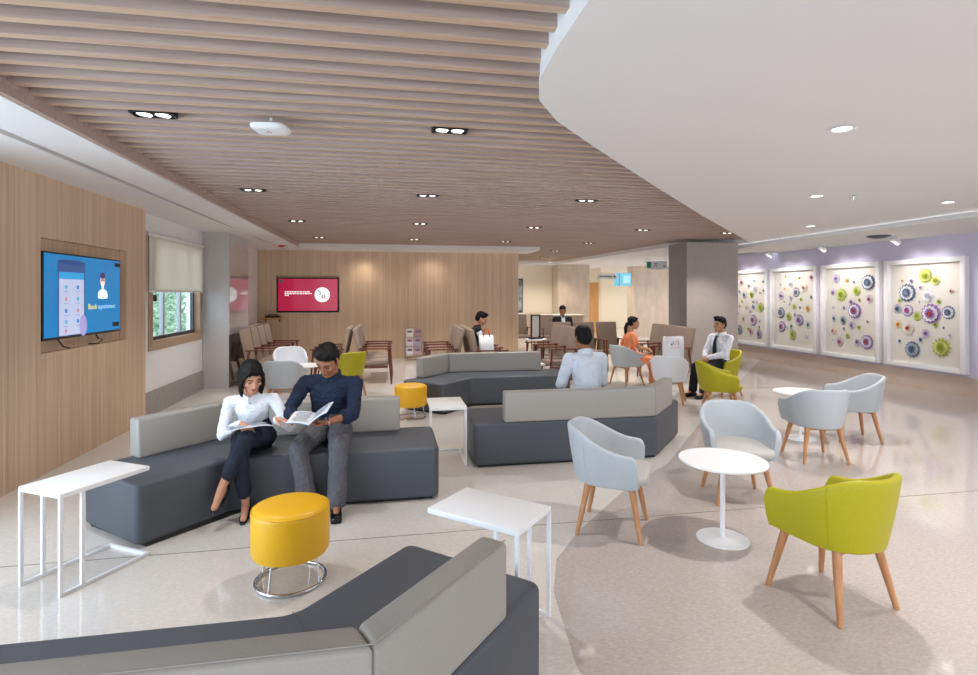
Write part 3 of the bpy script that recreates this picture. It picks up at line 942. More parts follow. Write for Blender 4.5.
def picture(yf, yn, z0, z1, ux, vy, items, label, seed):
    """yf far edge, yn near edge; items in drawing units inside ux=(u0,u1), vy=((top at u0, top at u1),(bottom at u0, bottom at u1))"""
    root = empty('picture_frame', (XR, (yf + yn) / 2, z0), 0, label, 'picture', 'white shadow boxes of paper flowers')
    w = yf - yn; h = z1 - z0; t = .085; dp = .1
    b = MB()
    for s in (-1, 1): b.box((-dp / 2, s * (w / 2 - t / 2), h / 2), (dp, t, h), M_FWHITE, bevel=.006)
    for z in (t / 2, h - t / 2): b.box((-dp / 2, 0, z), (dp, w - 2 * t, t), M_FWHITE, bevel=.006)
    b.build('frame', None, root)
    b = MB(); b.box((-.012, 0, h / 2), (.016, w - 2 * t + .01, h - 2 * t + .01), M_BACKING); b.build('backing', None, root)
    rnd = random.Random(seed)
    iw, ih = w - 2 * t, h - 2 * t
    for (x, yv, r, k) in items:
        s = (x - ux[0]) / (ux[1] - ux[0])
        top = vy[0][0] + (vy[0][1] - vy[0][0]) * s; bot = vy[1][0] + (vy[1][1] - vy[1][0]) * s
        v = (yv - top) / (bot - top)
        if not (0.02 < v < .98): continue
        rosette(root, iw / 2 - s * iw, t + ih * (1 - v), max(.026, (r * 1.15 + 3) / (bot - top) * ih), k[0], k.endswith('*'), rnd)
F4 = [(235,155,8,'o'),(285,157,12,'l'),(362,130,30,'g'),(415,157,20,'g'),(335,193,10,'l'),(492,213,15,'r'),(265,220,38,'n'),(376,237,28,'w'),(220,262,11,'g'),(330,270,8,'w'),(432,270,13,'g'),(207,305,19,'b'),(264,315,25,'p'),(392,333,43,'p'),(318,345,20,'g'),(478,328,28,'n'),(210,388,16,'o'),(271,410,30,'r'),(415,393,14,'g'),(456,410,7,'n'),(365,440,19,'l'),(220,478,10,'n'),(338,473,14,'n'),(488,453,10,'w'),(293,523,34,'b'),(445,515,38,'g*')]
F3 = [(158,155,20,'l'),(222,165,12,'o'),(261,175,9,'l'),(338,178,36,'n'),(139,235,16,'l'),(190,250,28,'g*'),(274,228,22,'g'),(343,275,18,'k'),(290,280,10,'g'),(245,292,14,'l'),(141,322,9,'w'),(205,325,10,'l'),(265,342,36,'p'),(146,387,16,'n'),(199,398,18,'b'),(334,405,11,'r'),(248,427,18,'l'),(290,440,12,'g'),(204,447,9,'n'),(141,458,20,'r'),(225,487,14,'g'),(179,523,20,'k'),(140,515,8,'w'),(278,525,16,'l'),(331,522,33,'p')]
F2 = [(343,130,7,'g'),(428,142,10,'g'),(500,137,18,'k'),(311,185,11,'w'),(372,180,20,'w'),(455,203,26,'r'),(340,212,6,'o'),(409,235,24,'n'),(315,257,20,'l'),(377,270,13,'w'),(497,267,12,'n'),(438,282,12,'g'),(335,295,5,'g'),(370,310,10,'w'),(398,328,15,'g'),(432,335,9,'n'),(478,342,18,'o'),(314,368,28,'n'),(402,383,10,'n'),(365,395,20,'g'),(428,418,30,'l'),(320,460,28,'p'),(380,460,12,'n'),(357,472,10,'w'),(480,450,17,'n'),(388,515,24,'g*'),(472,522,14,'w')]
F1 = [(52,168,16,'k'),(137,158,10,'w'),(191,163,9,'n'),(100,190,15,'w'),(138,210,19,'w'),(39,228,11,'l'),(72,252,17,'n'),(118,248,18,'g'),(193,225,12,'k'),(172,235,9,'w'),(57,293,8,'g'),(130,297,8,'n'),(149,298,9,'w'),(40,325,8,'o'),(85,330,12,'r'),(130,330,14,'n'),(175,335,24,'g*'),(33,375,6,'n'),(112,362,9,'w'),(66,405,14,'r'),(130,420,28,'p'),(170,428,7,'n'),(38,483,24,'n'),(98,480,10,'g'),(115,495,16,'k'),(165,512,24,'l'),(167,465,7,'n')]
picture(8.97, 7.46, .36, 2.335, (165, 548), ((72, 54), (575, 630)), F4, 'white shadow box of paper flowers nearest to us, on the lavender wall', 4)
picture(10.54, 9.07, .36, 2.335, (95, 388), ((98, 84), (578, 612)), F3, 'second white shadow box of paper flowers from the right, purple bloom mid-way', 5)
picture(12.17, 10.66, .36, 2.335, (272, 522), ((101, 86), (576, 612)), F2, 'third white shadow box of paper flowers from the right, on the lavender wall', 6)
picture(13.74, 12.28, .36, 2.335, (10, 212), ((113, 102), (546, 574)), F1, 'farthest white shadow box of paper flowers, beside the big pillar', 7)

# ------------------------------------------------------------------ lamps and ceiling devices
LIGHTS = []
def spot(x, y, z, power, size=1.9, blend=.6, rad=.04, color=(1, .93, .84), aim=None):
    l = bpy.data.lights.new('spot', 'SPOT'); l.energy = power; l.spot_size = size; l.spot_blend = blend; l.shadow_soft_size = rad; l.color = color
    o = bpy.data.objects.new('lamp_beam', l); col.objects.link(o); o.location = (x, y, z)
    if aim: o.rotation_euler = (Vector(aim) - Vector((x, y, z))).to_track_quat('-Z', 'Y').to_euler()
    return o
def make_twin():
    r = empty('twin_downlight'); r['category'] = 'ceiling lamp'; r['group'] = 'twin downlights between the ceiling slats'
    b = MB()
    L, Wd = .25, .11
    for s in (-1, 1):
        b.box((s * L / 2, 0, .05), (.012, Wd, .1), M_BLACK); b.box((0, s * Wd / 2, .05), (L, .012, .1), M_BLACK)
    b.box((0, 0, .095), (L, Wd, .01), M_BLACK)
    b.build('housing', None, r)
    for k, x in enumerate((-.056, .056)):
        b = MB(); b.lathe([(.043, .03), (.052, .004), (.05, .002), (.041, .022)], M_CHROME, n=24, c=(x, 0, 0), ring=True); b.build('lamp_rim', None, r)
        b = MB(); b.lathe([(.004, .002), (.028, .004), (.042, .012), (.042, .03), (.004, .034)], M_LAMP, n=24, c=(x, 0, 0)); b.build('lamp_lens', None, r)
    return r
TD = make_twin(); td = []
TWINS = [(-1.55, 4.05, 'the front row, above the left side table'), (.43, 4.05, 'the front row, right of the white ceiling box'),
    (-1.55, 6.7, 'the second row, at its left end'), (.45, 6.72, 'the second row, in the middle'), (2.48, 6.72, 'the second row, at its right end'),
    (-1.5, 9.3, 'the third row, at its left end'), (.5, 9.4, 'the third row, second from the left'), (2.55, 9.5, 'the third row, third from the left'), (4.65, 9.5, 'the third row, nearest to the big pillar'),
    (.52, 11.95, 'the fourth row, before the far veneer wall'), (2.6, 12.1, 'the fourth row, in the middle'), (4.6, 12.1, 'the fourth row, left of the big pillar'),
    (-1.48, 11.95, 'fourth row, before the crimson television'), (6.5, 9.75, 'the third row, at the pillar head by the white ceiling'),
    (4.9, 17.0, 'the far end, left of the man in a suit'), (4.5, 14.6, 'the fifth row, above the far chairs')]
for x, y, s in TWINS:
    yy = 2.69 + round((y - 2.69 - .11) / .1675) * .1675 + .11
    place(TD, td, (x, yy, ZS - .012), 0, 'twin ceiling downlight, ' + s)
    spot(x, yy, ZS - .03, (85 if y < 8 else 160), size=1.95, rad=.05, color=(1, .975, .955))
def make_down():
    r = empty('round_downlight'); r['category'] = 'ceiling lamp'; r['group'] = 'round downlights in the white ceiling'
    b = MB(); b.lathe([(.055, .004), (.085, 0), (.09, -.004), (.08, -.007), (.058, -.003)], M_FWHITE, n=32, ring=True); b.build('trim_ring', None, r)
    b = MB(); b.lathe([(.004, .002), (.056, .002), (.056, -.001), (.004, -.001)], M_LAMP, n=32); b.build('lamp_lens', None, r)
    return r
RD = make_down(); rd = []
for x, y, s in [(2.98, 3.17, 'the biggest one, nearest to us'), (4.74, 5.39, 'left of the ceiling sprinkler'), (6.61, 5.47, 'nearest to the picture wall'), (6.75, 7.81, 'the farthest, above the pictures')]:
    place(RD, rd, (x, y, ZW - .004), 0, 'round downlight in the white ceiling, ' + s)
    spot(x, y, ZW - .02, 175, size=1.85, rad=.05, color=(1, .975, .955))
for x, y in ((2.6, .6), (4.9, 1.2), (4.85, 3.1)):  # assumed downlights out of view, beams added without fixtures
    spot(x, y, ZW - .02, 175, size=1.85, rad=.05, color=(1, .975, .955))
for x, y, s in [(5.5, 18.4, 'far lobby, before the cream wall'), (8.2, 20.6, 'far lobby, before the corridor door'), (10.4, 18.3, 'far lobby, before the stone wall'), (10.2, 23.6, 'corridor at the very back')]:  # some of these lamps added to brighten the unlit far lobby
    place(RD, rd, (x, y, ZW - .004), 0, 'round downlight in the ' + s)
    spot(x, y, ZW - .02, 230, size=2.6, rad=.1, color=(1, .93, .82))
# ceiling lamps along the picture wall
def make_track():
    r = empty('wall_washer_spotlight'); r['category'] = 'ceiling lamp'; r['group'] = 'small white spotlights over the pictures'
    b = MB(); b.cyl((0, 0, 0), (0, 0, -.06), .012, m=M_WMETAL, n=10); b.lathe([(.01, 0), (.045, 0), (.045, -.012), (.01, -.012)], M_WMETAL, n=20); b.build('stem', None, r)
    b = MB(); b.cyl((-.07, 0, -.05), (.06, 0, -.12), .042, .05, M_WMETAL, n=20); b.build('lamp_head', None, r)
    b = MB(); b.cyl((.061, 0, -.1205), (.064, 0, -.122), .04, .04, M_LAMP, n=20); b.build('lamp_lens', None, r)
    return r
TK = make_track(); tk = []
for y, s in ((8.15, 'nearest picture'), (9.8, 'second picture'), (11.4, 'third picture'), (13.0, 'farthest picture')):
    place(TK, tk, (8.75, y, 2.72), 0, 'small white spotlight on the lower ceiling aimed at the ' + s)
    spot(8.5, y, 2.62, 85, size=1.7, blend=.9, color=(1, .97, .95), aim=(XR, y, 1.5))
for x, s in ((-.65, 'right of the crimson television'), (1.1, 'above the magazine rack')):
    place(RD, rd, (x, 14.1, ZW - .004), 0, 'round downlight in the white border before the far veneer wall, ' + s).scale = (.6, .6, 1)
    spot(x, 14.1, ZW - .02, 22, size=2.3, blend=1, color=(1, .92, .8), aim=(x, 14.45, 1.0))
spot(-.65, 14.3, ZW - .02, 14, size=1.5, blend=.9, color=(1, .88, .7), aim=(-.65, 14.5, 1.0))
# added area lamp for bluish daylight assumed from unseen left side, no window built
l = bpy.data.lights.new('daylight', 'AREA'); l.shape = 'RECTANGLE'; l.size = 4; l.size_y = 2.4; l.energy = 210; l.color = (.52, .77, 1)
o = bpy.data.objects.new('window_daylight', l); col.objects.link(o); o.location = (-5.4, 1.6, 1.5); o.rotation_euler = (PI / 2, 0, -PI / 2 + .35)
# wireless access point
r = empty('ceiling_access_point', (-.80, 3.93, 2.83), -.12, 'white square access point box hanging under the slatted ceiling', 'electronics')
b = MB()
n = 48
def sq(rx, z): return [Vector((rx * (abs(math.cos(t)) ** .5) * math.copysign(1, math.cos(t)), rx * (abs(math.sin(t)) ** .5) * math.copysign(1, math.sin(t)), z)) for t in (2 * PI * k / n for k in range(n))]
b.grid([sq(.06, -.022), sq(.1, -.02), sq(.118, -.008), sq(.118, .008), sq(.1, .02), sq(.03, .024)], M_WMETAL, closed_v=True, cap0=True, cap1=True); b.build('case', None, r)
b = MB(); b.cyl((0, 0, .02), (0, 0, .09), .008, m=M_WMETAL, n=10); b.build('drop_rod', None, r)
b = MB(); b.tube([(-.03, .015, -.0225), (-.015, -.01, -.0225), (.0, .012, -.0225)], .003, mat('logo_red', '#8A4A48', rough=.5), n=6); b.build('logo_mark', None, r)
# fire detector, sprinklers, diffuser
r = empty('fire_detector', (-2.36, 12.72, ZW), 0, 'red round fire detector on the left ceiling border', 'detector')
MR = mat('detector_red', '#B8242C', rough=.4)
b = MB(); b.lathe([(.01, 0), (.09, 0), (.09, -.025), (.01, -.025)], M_FWHITE, n=28); b.build('base', None, r)
b = MB(); b.lathe([(.01, -.025), (.085, -.025), (.06, -.055), (.02, -.07), (.01, -.07)], MR, n=28); b.build('detector_dome', None, r)
SPK = None; sk = []
r = empty('ceiling_sprinkler'); r['category'] = 'sprinkler'; r['group'] = 'ceiling sprinklers'
b = MB(); b.lathe([(.005, 0), (.035, 0), (.035, -.006), (.012, -.012), (.008, -.03), (.006, -.045), (.005, -.045)], M_CHROME, n=20); b.build('body_tube', None, r)
b = MB(); b.lathe([(.003, -.045), (.022, -.047), (.022, -.05), (.003, -.05)], M_CHROME, n=20); b.build('deflector', None, r)
place(r, sk, (5.14, 5.31, ZW), 0, 'small sprinkler in the white ceiling between two round downlights')
place(r, sk, (7.45, 9.4, ZW), 0, 'small sprinkler in the white ceiling near the big pillar head')
r = empty('ceiling_diffuser', (8.35, 8.1, 2.72), 0, 'dark dome air diffuser on the lower ceiling above the pictures', 'diffuser')
MD = mat('diffuser_grey', '#4C4A4E', rough=.5)
b = MB(); b.lathe([(.01, 0), (.2, 0), (.17, -.03), (.08, -.055), (.01, -.06)], MD, n=32); b.build('dome', None, r)
b = MB(); b.lathe([(.19, .0), (.215, 0), (.215, -.008), (.19, -.008)], M_FWHITE, n=32, ring=True); b.build('rim_ring', None, r)
# assumed cove lamp along the soffit step, for the bright ceiling stripe
l = bpy.data.lights.new('cove', 'AREA'); l.shape = 'RECTANGLE'; l.size = .05; l.size_y = 14; l.energy = 6; l.color = (.93, .95, 1)
o = bpy.data.objects.new('assumed_cove_lamp', l); col.objects.link(o); o.location = (7.72, 4.5, 2.765); o.rotation_euler = (0, math.radians(118), 0)

# signs and far things
r = empty('hanging_sign', (6.72, 16.2, 2.25), 0, 'white hanging direction sign left of the blue hanging screen', 'sign')
b = MB(); b.box((0, 0, 0), (.62, .04, .16), M_FWHITE); b.build('sign_board', None, r)
b = MB()
u = -.26
for k in range(9):
    w = .035; b.box((u + w / 2, -.021, .0), (w, .002, .035), M_ALU); u += .047
b.box((.235, -.021, 0), (.05, .002, .05), M_BLACK); b.build('sign_print', None, r)
for s in (-1, 1):
    b = MB(); b.cyl((s * .25, 0, .08), (s * .25, 0, .56), .006, m=M_WMETAL, n=8); b.build('rod', None, r)
r = empty('hanging_screen', (7.56, 16.95, 2.18), 0, 'light blue hanging screen over the corridor', 'screen')
b = MB(); b.box((0, 0, 0), (.6, .06, .43), emi('sky_screen', '#7FC3DA', .7)); b.build('screen_panel', None, r)
b = MB(); b.box((-.12, -.032, 0), (.02, .004, .43), emi('screen_bar', '#3E86A8', .4)); b.box((.14, -.032, .0), (.24, .004, .26), emi('screen_block', '#A9DCEB', .8)); b.build('screen_picture', None, r)
for s in (-1, 1):
    b = MB(); b.cyl((s * .2, 0, .215), (s * .2, 0, .63), .008, m=M_WMETAL, n=8); b.build('rod', None, r)
r = empty('exit_sign', (6.34, 12.35, 2.4), -.25, 'white hanging sign with a green running-man symbol, left of the big pillar', 'sign')
b = MB(); b.box((.05, 0, 0), (.5, .03, .2), M_FWHITE); b.build('sign_board', None, r)
MG = mat('sign_green', '#2E8A5A', rough=.5)
b = MB(); b.box((-.13, -.017, .01), (.1, .004, .14), MG); b.tube([(-.02, -.017, -.04), (.02, -.017, .02), (.06, -.017, -.04)], .008, MG, n=6); b.tube([(.0, -.017, .05), (.07, -.017, .03)], .008, MG, n=6); b.box((.24, -.017, -.03), (.06, .004, .025), M_BLACK); b.build('sign_print', None, r)
for s in (-1, 1):
    b = MB(); b.cyl((.05 + s * .2, 0, .1), (.05 + s * .2, 0, .41), .006, m=M_WMETAL, n=8); b.build('rod', None, r)
r = empty('wall_art', (4.72, 20.42, 1.0), 0, 'tall dark framed picture on the cream wall past the veneer wall end', 'picture')
b = MB(); b.box((0, 0, .64), (.62, .04, 1.3), M_ALU); b.build('frame', None, r)
b = MB(); b.box((0, -.022, .64), (.54, .01, 1.2), mat('art_print', '#B9C0C4', '#5C6C62', scale=(7, 7, 5), rough=.5)); b.build('picture_print', None, r)
r = empty('framed_stand', (3.66, 13.5, .555), .15, 'dark framed panel standing on a small white table beside the far chairs', 'display stand')
b = MB()
for s in (-1, 1): b.box((s * .115, 0, .31), (.03, .04, .62), M_BLACK)
b.box((0, 0, .605), (.2, .04, .03), M_BLACK); b.box((0, 0, .02), (.34, .16, .04), M_BLACK)
b.build('frame', None, r)
b = MB(); b.box((0, .005, .33), (.2, .012, .53), mat('panel_grey', '#B4ADA8', rough=.5)); b.build('panel', None, r)
place(RT, ru, (3.67, 13.5, 0), 0, 'white round table under the dark framed panel near the far chairs')
r = empty('reception_counter', (5.35, 16.9, 0), 0, 'beige counter behind the man in a dark suit', 'counter')
b = MB(); b.box((0, 0, .5), (1.5, .5, 1.0), M_STONEW); b.build('counter_body', None, r)
b = MB(); b.box((0, -.02, 1.02), (1.6, .6, .04), M_CREAM, bevel=.006); b.build('counter_top', None, r)
# bags
def bag(loc, rz, w, d, h, m, label, hm, hh):
    r = empty('carrier_bag', loc, rz, label, 'bag')
    b = MB()
    t = .004
    rows = [[Vector((-w / 2, -d / 2, 0)), Vector((w / 2, -d / 2, 0)), Vector((w / 2, d / 2, 0)), Vector((-w / 2, d / 2, 0))],
            [Vector((-w / 2, -d / 2, h * .6)), Vector((w / 2, -d / 2, h * .6)), Vector((w / 2, d / 2, h * .6)), Vector((-w / 2, d / 2, h * .6))],
            [Vector((-w / 2, -d * .38, h)), Vector((w / 2, -d * .38, h)), Vector((w / 2, d * .38, h)), Vector((-w / 2, d * .38, h))]]
    b.grid(rows, m, closed_v=True, smooth=False, cap0=True)
    o = b.build('bag_body', None, r); md = o.modifiers.new('thick', 'SOLIDIFY'); md.thickness = .003
    for s in (-1, 1):
        b = MB()
        b.tube([Vector((w * .22 * math.cos(a), s * d * .37, h - .03 + hh * max(0, math.sin(a)) ** .7)) for a in (PI * k / 14 for k in range(15))], .007, hm, n=8)
        b.build('handle', None, r)
    return r
PAPER = mat('white_paper', '#F0EFF2', rough=.6)
OR = mat('handle_orange', '#E0552A', rough=.6)
r = bag((4.76, 8.60, .556), .12, .33, .14, .42, PAPER, 'white paper bag with faint red and blue print standing on a round table', PAPER, .0)
b = MB()
RP = mat('print_red', '#D8877C', rough=.6); BP = mat('print_blue', '#5A7C92', rough=.6)
zf = -.0715
b.tube([(-.05, zf, .35), (-.04, zf, .29), (-.01, zf, .27), (.0, zf, .33)], .004, RP, n=6)
b.tube([(.03, zf, .36), (.06, zf, .31), (.05, zf, .27)], .004, RP, n=6)
b.tube([(-.1, zf, .235), (.0, zf, .225), (.1, zf, .24)], .004, RP, n=6)
b.box((-.08, zf, .29), (.03, .002, .03), BP); b.build('bag_print', None, r)
r = bag((1.76, 9.98, .465), .0, .26, .12, .47, PAPER, 'white bag with orange handles standing on a lounge chair', OR, .14)
b = MB(); b.box((.131, 0, .19), (.003, .1, .36), OR); b.build('side_stripe', None, r)
# ------------------------------------------------------------------ people
V = Vector
def fuse(b, name, m, parent, voxel=.006, smooth=4, wrinkle=0, wscale=9, keep=None):
    """closed shapes -> one continuous skin"""
    me = bpy.data.meshes.new('tmp'); b.bm.to_mesh(me); b.bm.free()
    t = bpy.data.objects.new('tmp', me); col.objects.link(t)
    md = t.modifiers.new('r', 'REMESH'); md.mode = 'VOXEL'; md.voxel_size = voxel
    if smooth:
        sm = t.modifiers.new('s', 'SMOOTH'); sm.factor = .5; sm.iterations = smooth
    dg = bpy.context.evaluated_depsgraph_get()
    out = bpy.data.meshes.new_from_object(t.evaluated_get(dg))
    bpy.data.objects.remove(t); bpy.data.meshes.remove(me)
    if wrinkle:
        bm = bmesh.new(); bm.from_mesh(out); bm.normal_update()
        for v in bm.verts:
            q = v.co * wscale
            n1 = noise.noise(q + V((0, 0, 3))) ; n2 = 1 - abs(noise.noise(V((q.x * 1.7, q.y * 1.7, q.z * 2.8)))) * 2
            v.co += v.normal * wrinkle * (n1 + .8 * n2 * n2 - .4)
        bm.to_mesh(out); bm.free()
    out.materials.clear(); out.materials.append(m)
    for p in out.polygons: p.use_smooth = True
    o = bpy.data.objects.new(name, out); col.objects.link(o)
    if parent: o.parent = parent
    return o
def sweep(b, pts, secs, side, n=20):
    """closed tube through pts with elliptical sections (half width along side, half depth), round ends"""
    pts = [V(p) for p in pts]
    side = V(side).normalized()
    rows = []
    L = len(pts)
    def ring(p, t, w, d):
        s = (side - t * side.dot(t)).normalized(); f = t.cross(s)
        return [p + s * w * math.cos(2 * PI * k / n) + f * d * math.sin(2 * PI * k / n) for k in range(n)]
    tang = [(pts[min(i + 1, L - 1)] - pts[max(i - 1, 0)]).normalized() for i in range(L)]
    w0, d0 = secs[0]; w1, d1 = secs[-1]
    for a in (80, 55, 28):
        q = math.radians(a); rows.append(ring(pts[0] - tang[0] * min(w0, d0) * math.sin(q), tang[0], w0 * math.cos(q), d0 * math.cos(q)))
    for p, t, (w, d) in zip(pts, tang, secs): rows.append(ring(p, t, w, d))
    for a in (28, 55, 80):
        q = math.radians(a); rows.append(ring(pts[-1] + tang[-1] * min(w1, d1) * math.sin(q), tang[-1], w1 * math.cos(q), d1 * math.cos(q)))
    b.grid(rows, None, closed_v=True, cap0=True, cap1=True)
def caps(b, p0, p1, r0, r1, n=14):
    p0, p1 = V(p0), V(p1)
    t = (p1 - p0)
    if t.length < 1e-5: return
    sweep(b, [p0, p1], [(r0, r0), (r1, r1)], t.orthogonal(), n)
def chain(b, pts, rs, n=16):
    for i in range(len(pts) - 1): caps(b, pts[i], pts[i + 1], rs[i], rs[i + 1], n)
def ell(b, c, r, R=None, n=20, m=None):
    rows = []
    for i in range(1, 12):
        a = PI * i / 12
        rows.append([V((r[0] * math.sin(a) * math.cos(2 * PI * k / n), r[1] * math.sin(a) * math.sin(2 * PI * k / n), -r[2] * math.cos(a))) for k in range(n)])
    if R: rows = [[R @ p for p in rw] for rw in rows]
    rows = [[p + V(c) for p in rw] for rw in rows]
    b.grid(rows, m, closed_v=True, cap0=True, cap1=True)
def ik(a, c, l1, l2, hint):
    """joint between a and c"""
    a, c = V(a), V(c)
    d = c - a; D = min(d.length, (l1 + l2) * .999)
    u = d.normalized()
    x = (l1 * l1 - l2 * l2 + D * D) / (2 * D)
    h = math.sqrt(max(0, l1 * l1 - x * x))
    hv = V(hint); hv = (hv - u * hv.dot(u)).normalized()
    return a + u * x + hv * h, a + u * D

def hand(b, wrist, d, palm, k=1, curl=.5, spread=.06, side=1, fingers=None):
    """palm and five fingers; d finger direction, palm the way the palm faces, side +1 right hand"""
    w = V(wrist); d = V(d).normalized(); pn = V(palm); pn = (pn - d * pn.dot(d)).normalized()
    x = d.cross(pn) * side                      # towards the thumb
    x.normalize()
    kn = w + d * .085 * k
    sweep(b, [w, w + d * .03 * k, w + d * .062 * k, kn - d * .008 * k], [(.025 * k, .018 * k), (.033 * k, .0165 * k), (.039 * k, .0145 * k), (.038 * k, .011 * k)], x, 14)
    lens = [(.042, .025, .021), (.046, .029, .022), (.043, .027, .021), (.034, .021, .019)]
    for i, ls in enumerate(lens):
        off = (1.5 - i) * .0205 * k
        p = kn + x * off - d * (.006 * abs(i - 1)) * k
        a = (1.5 - i) * spread
        dd = (d * math.cos(a) + x * math.sin(a)).normalized()
        c = fingers[i] if fingers else curl
        rs = [.0092 * k, .0084 * k, .0076 * k, .0062 * k]
        ang = 0
        q = p - dd * .012 * k
        pts = [q, p]
        for j, l in enumerate(ls):
            ang += c * (.55, .75, .5)[j]
            v = dd * math.cos(ang) + pn * math.sin(ang)
            p = p + v * l * k
            pts.append(p)
        chain(b, pts[1:], rs, 10); caps(b, pts[0], pts[1], rs[0], rs[0], 10)
    tb = w + d * .022 * k + x * .022 * k
    t1 = tb + (d * .55 + x * .68 + pn * .35).normalized() * .042 * k
    t2 = t1 + (d * .85 + x * .25 + pn * .45).normalized() * .032 * k
    t3 = t2 + (d * .9 + x * .02 + pn * .5).normalized() * .024 * k
    chain(b, [tb, t1, t2, t3], [.0135 * k, .011 * k, .0095 * k, .0075 * k], 10)

def head(b, c, R, k):
    f = lambda x, y, z: c + R @ V((x * k, y * k, z * k))
    e = lambda p, r, q=None: ell(b, f(*p), [v * k for v in r], R if q is None else R @ q)
    e((0, -.012, .035), (.074, .094, .083))
    e((0, .02, -.02), (.065, .073, .075))
    e((0, .022, -.06), (.055, .062, .05))
    e((0, .062, -.098), (.024, .022, .018))
    for s in (-1, 1):
        caps(b, f(s * .056, -.012, -.06), f(s * .02, .06, -.1), .016 * k, .015 * k)
        e((s * .042, .062, -.028), (.02, .019, .018))
        e((s * .077, -.01, -.012), (.009, .02, .033))
        caps(b, f(s * .012, .084, .024), f(s * .052, .068, .024), .009 * k, .008 * k)
        ell(b, f(s * .011, .096, -.036), [.008 * k] * 3, R)
    caps(b, f(0, .084, .018), f(0, .105, -.03), .008 * k, .0115 * k)
    caps(b, f(-.018, .082, -.066), f(.018, .082, -.066), .0085 * k, .0085 * k)
    e((0, .078, -.052), (.026, .014, .02))
SKIN_M = {}
def face_parts(root, c, R, k, lipc, browc, down=True):
    f = lambda x, y, z: c + R @ V((x * k, y * k, z * k))
    EW = mat('eye_white', '#E4DCD6', rough=.25); ED = mat('eye_dark', '#1C120E', rough=.2)
    for s in (-1, 1):
        b = MB()
        if down: b.tube([f(s * .019, .0835, .0), f(s * .032, .0855, -.003), f(s * .045, .0775, -.001)], .0022 * k, ED, n=6)
        else:
            ell(b, f(s * .032, .0775, .002), (.0125 * k, .0065 * k, .0055 * k), R, m=EW)
            ell(b, f(s * .032, .0815, .002), (.0055 * k, .0035 * k, .0052 * k), R, m=ED)
        b.build('eye', None, root)
        b = MB(); b.tube([f(s * .014, .092, .026), f(s * .034, .0885, .032), f(s * .052, .077, .026)], [.0028 * k, .0036 * k, .002 * k], browc, n=8)
        b.tube([f(s * .017, .0865, .007), f(s * .032, .088, .0115), f(s * .047, .0795, .006)], .0016 * k, browc, n=6)
        b.build('eyebrow', None, root)
    b = MB(); b.tube([f(-.024, .081, -.067), f(-.01, .0905, -.0625), f(0, .0905, -.0645), f(.01, .0905, -.0625), f(.024, .081, -.067)], [.002 * k, .005 * k, .0045 * k, .005 * k, .002 * k], lipc, n=8)
    b.tube([f(-.02, .082, -.069), f(0, .0905, -.074), f(.02, .082, -.069)], [.002 * k, .006 * k, .002 * k], lipc, n=8)
    b.build('lips', None, root)

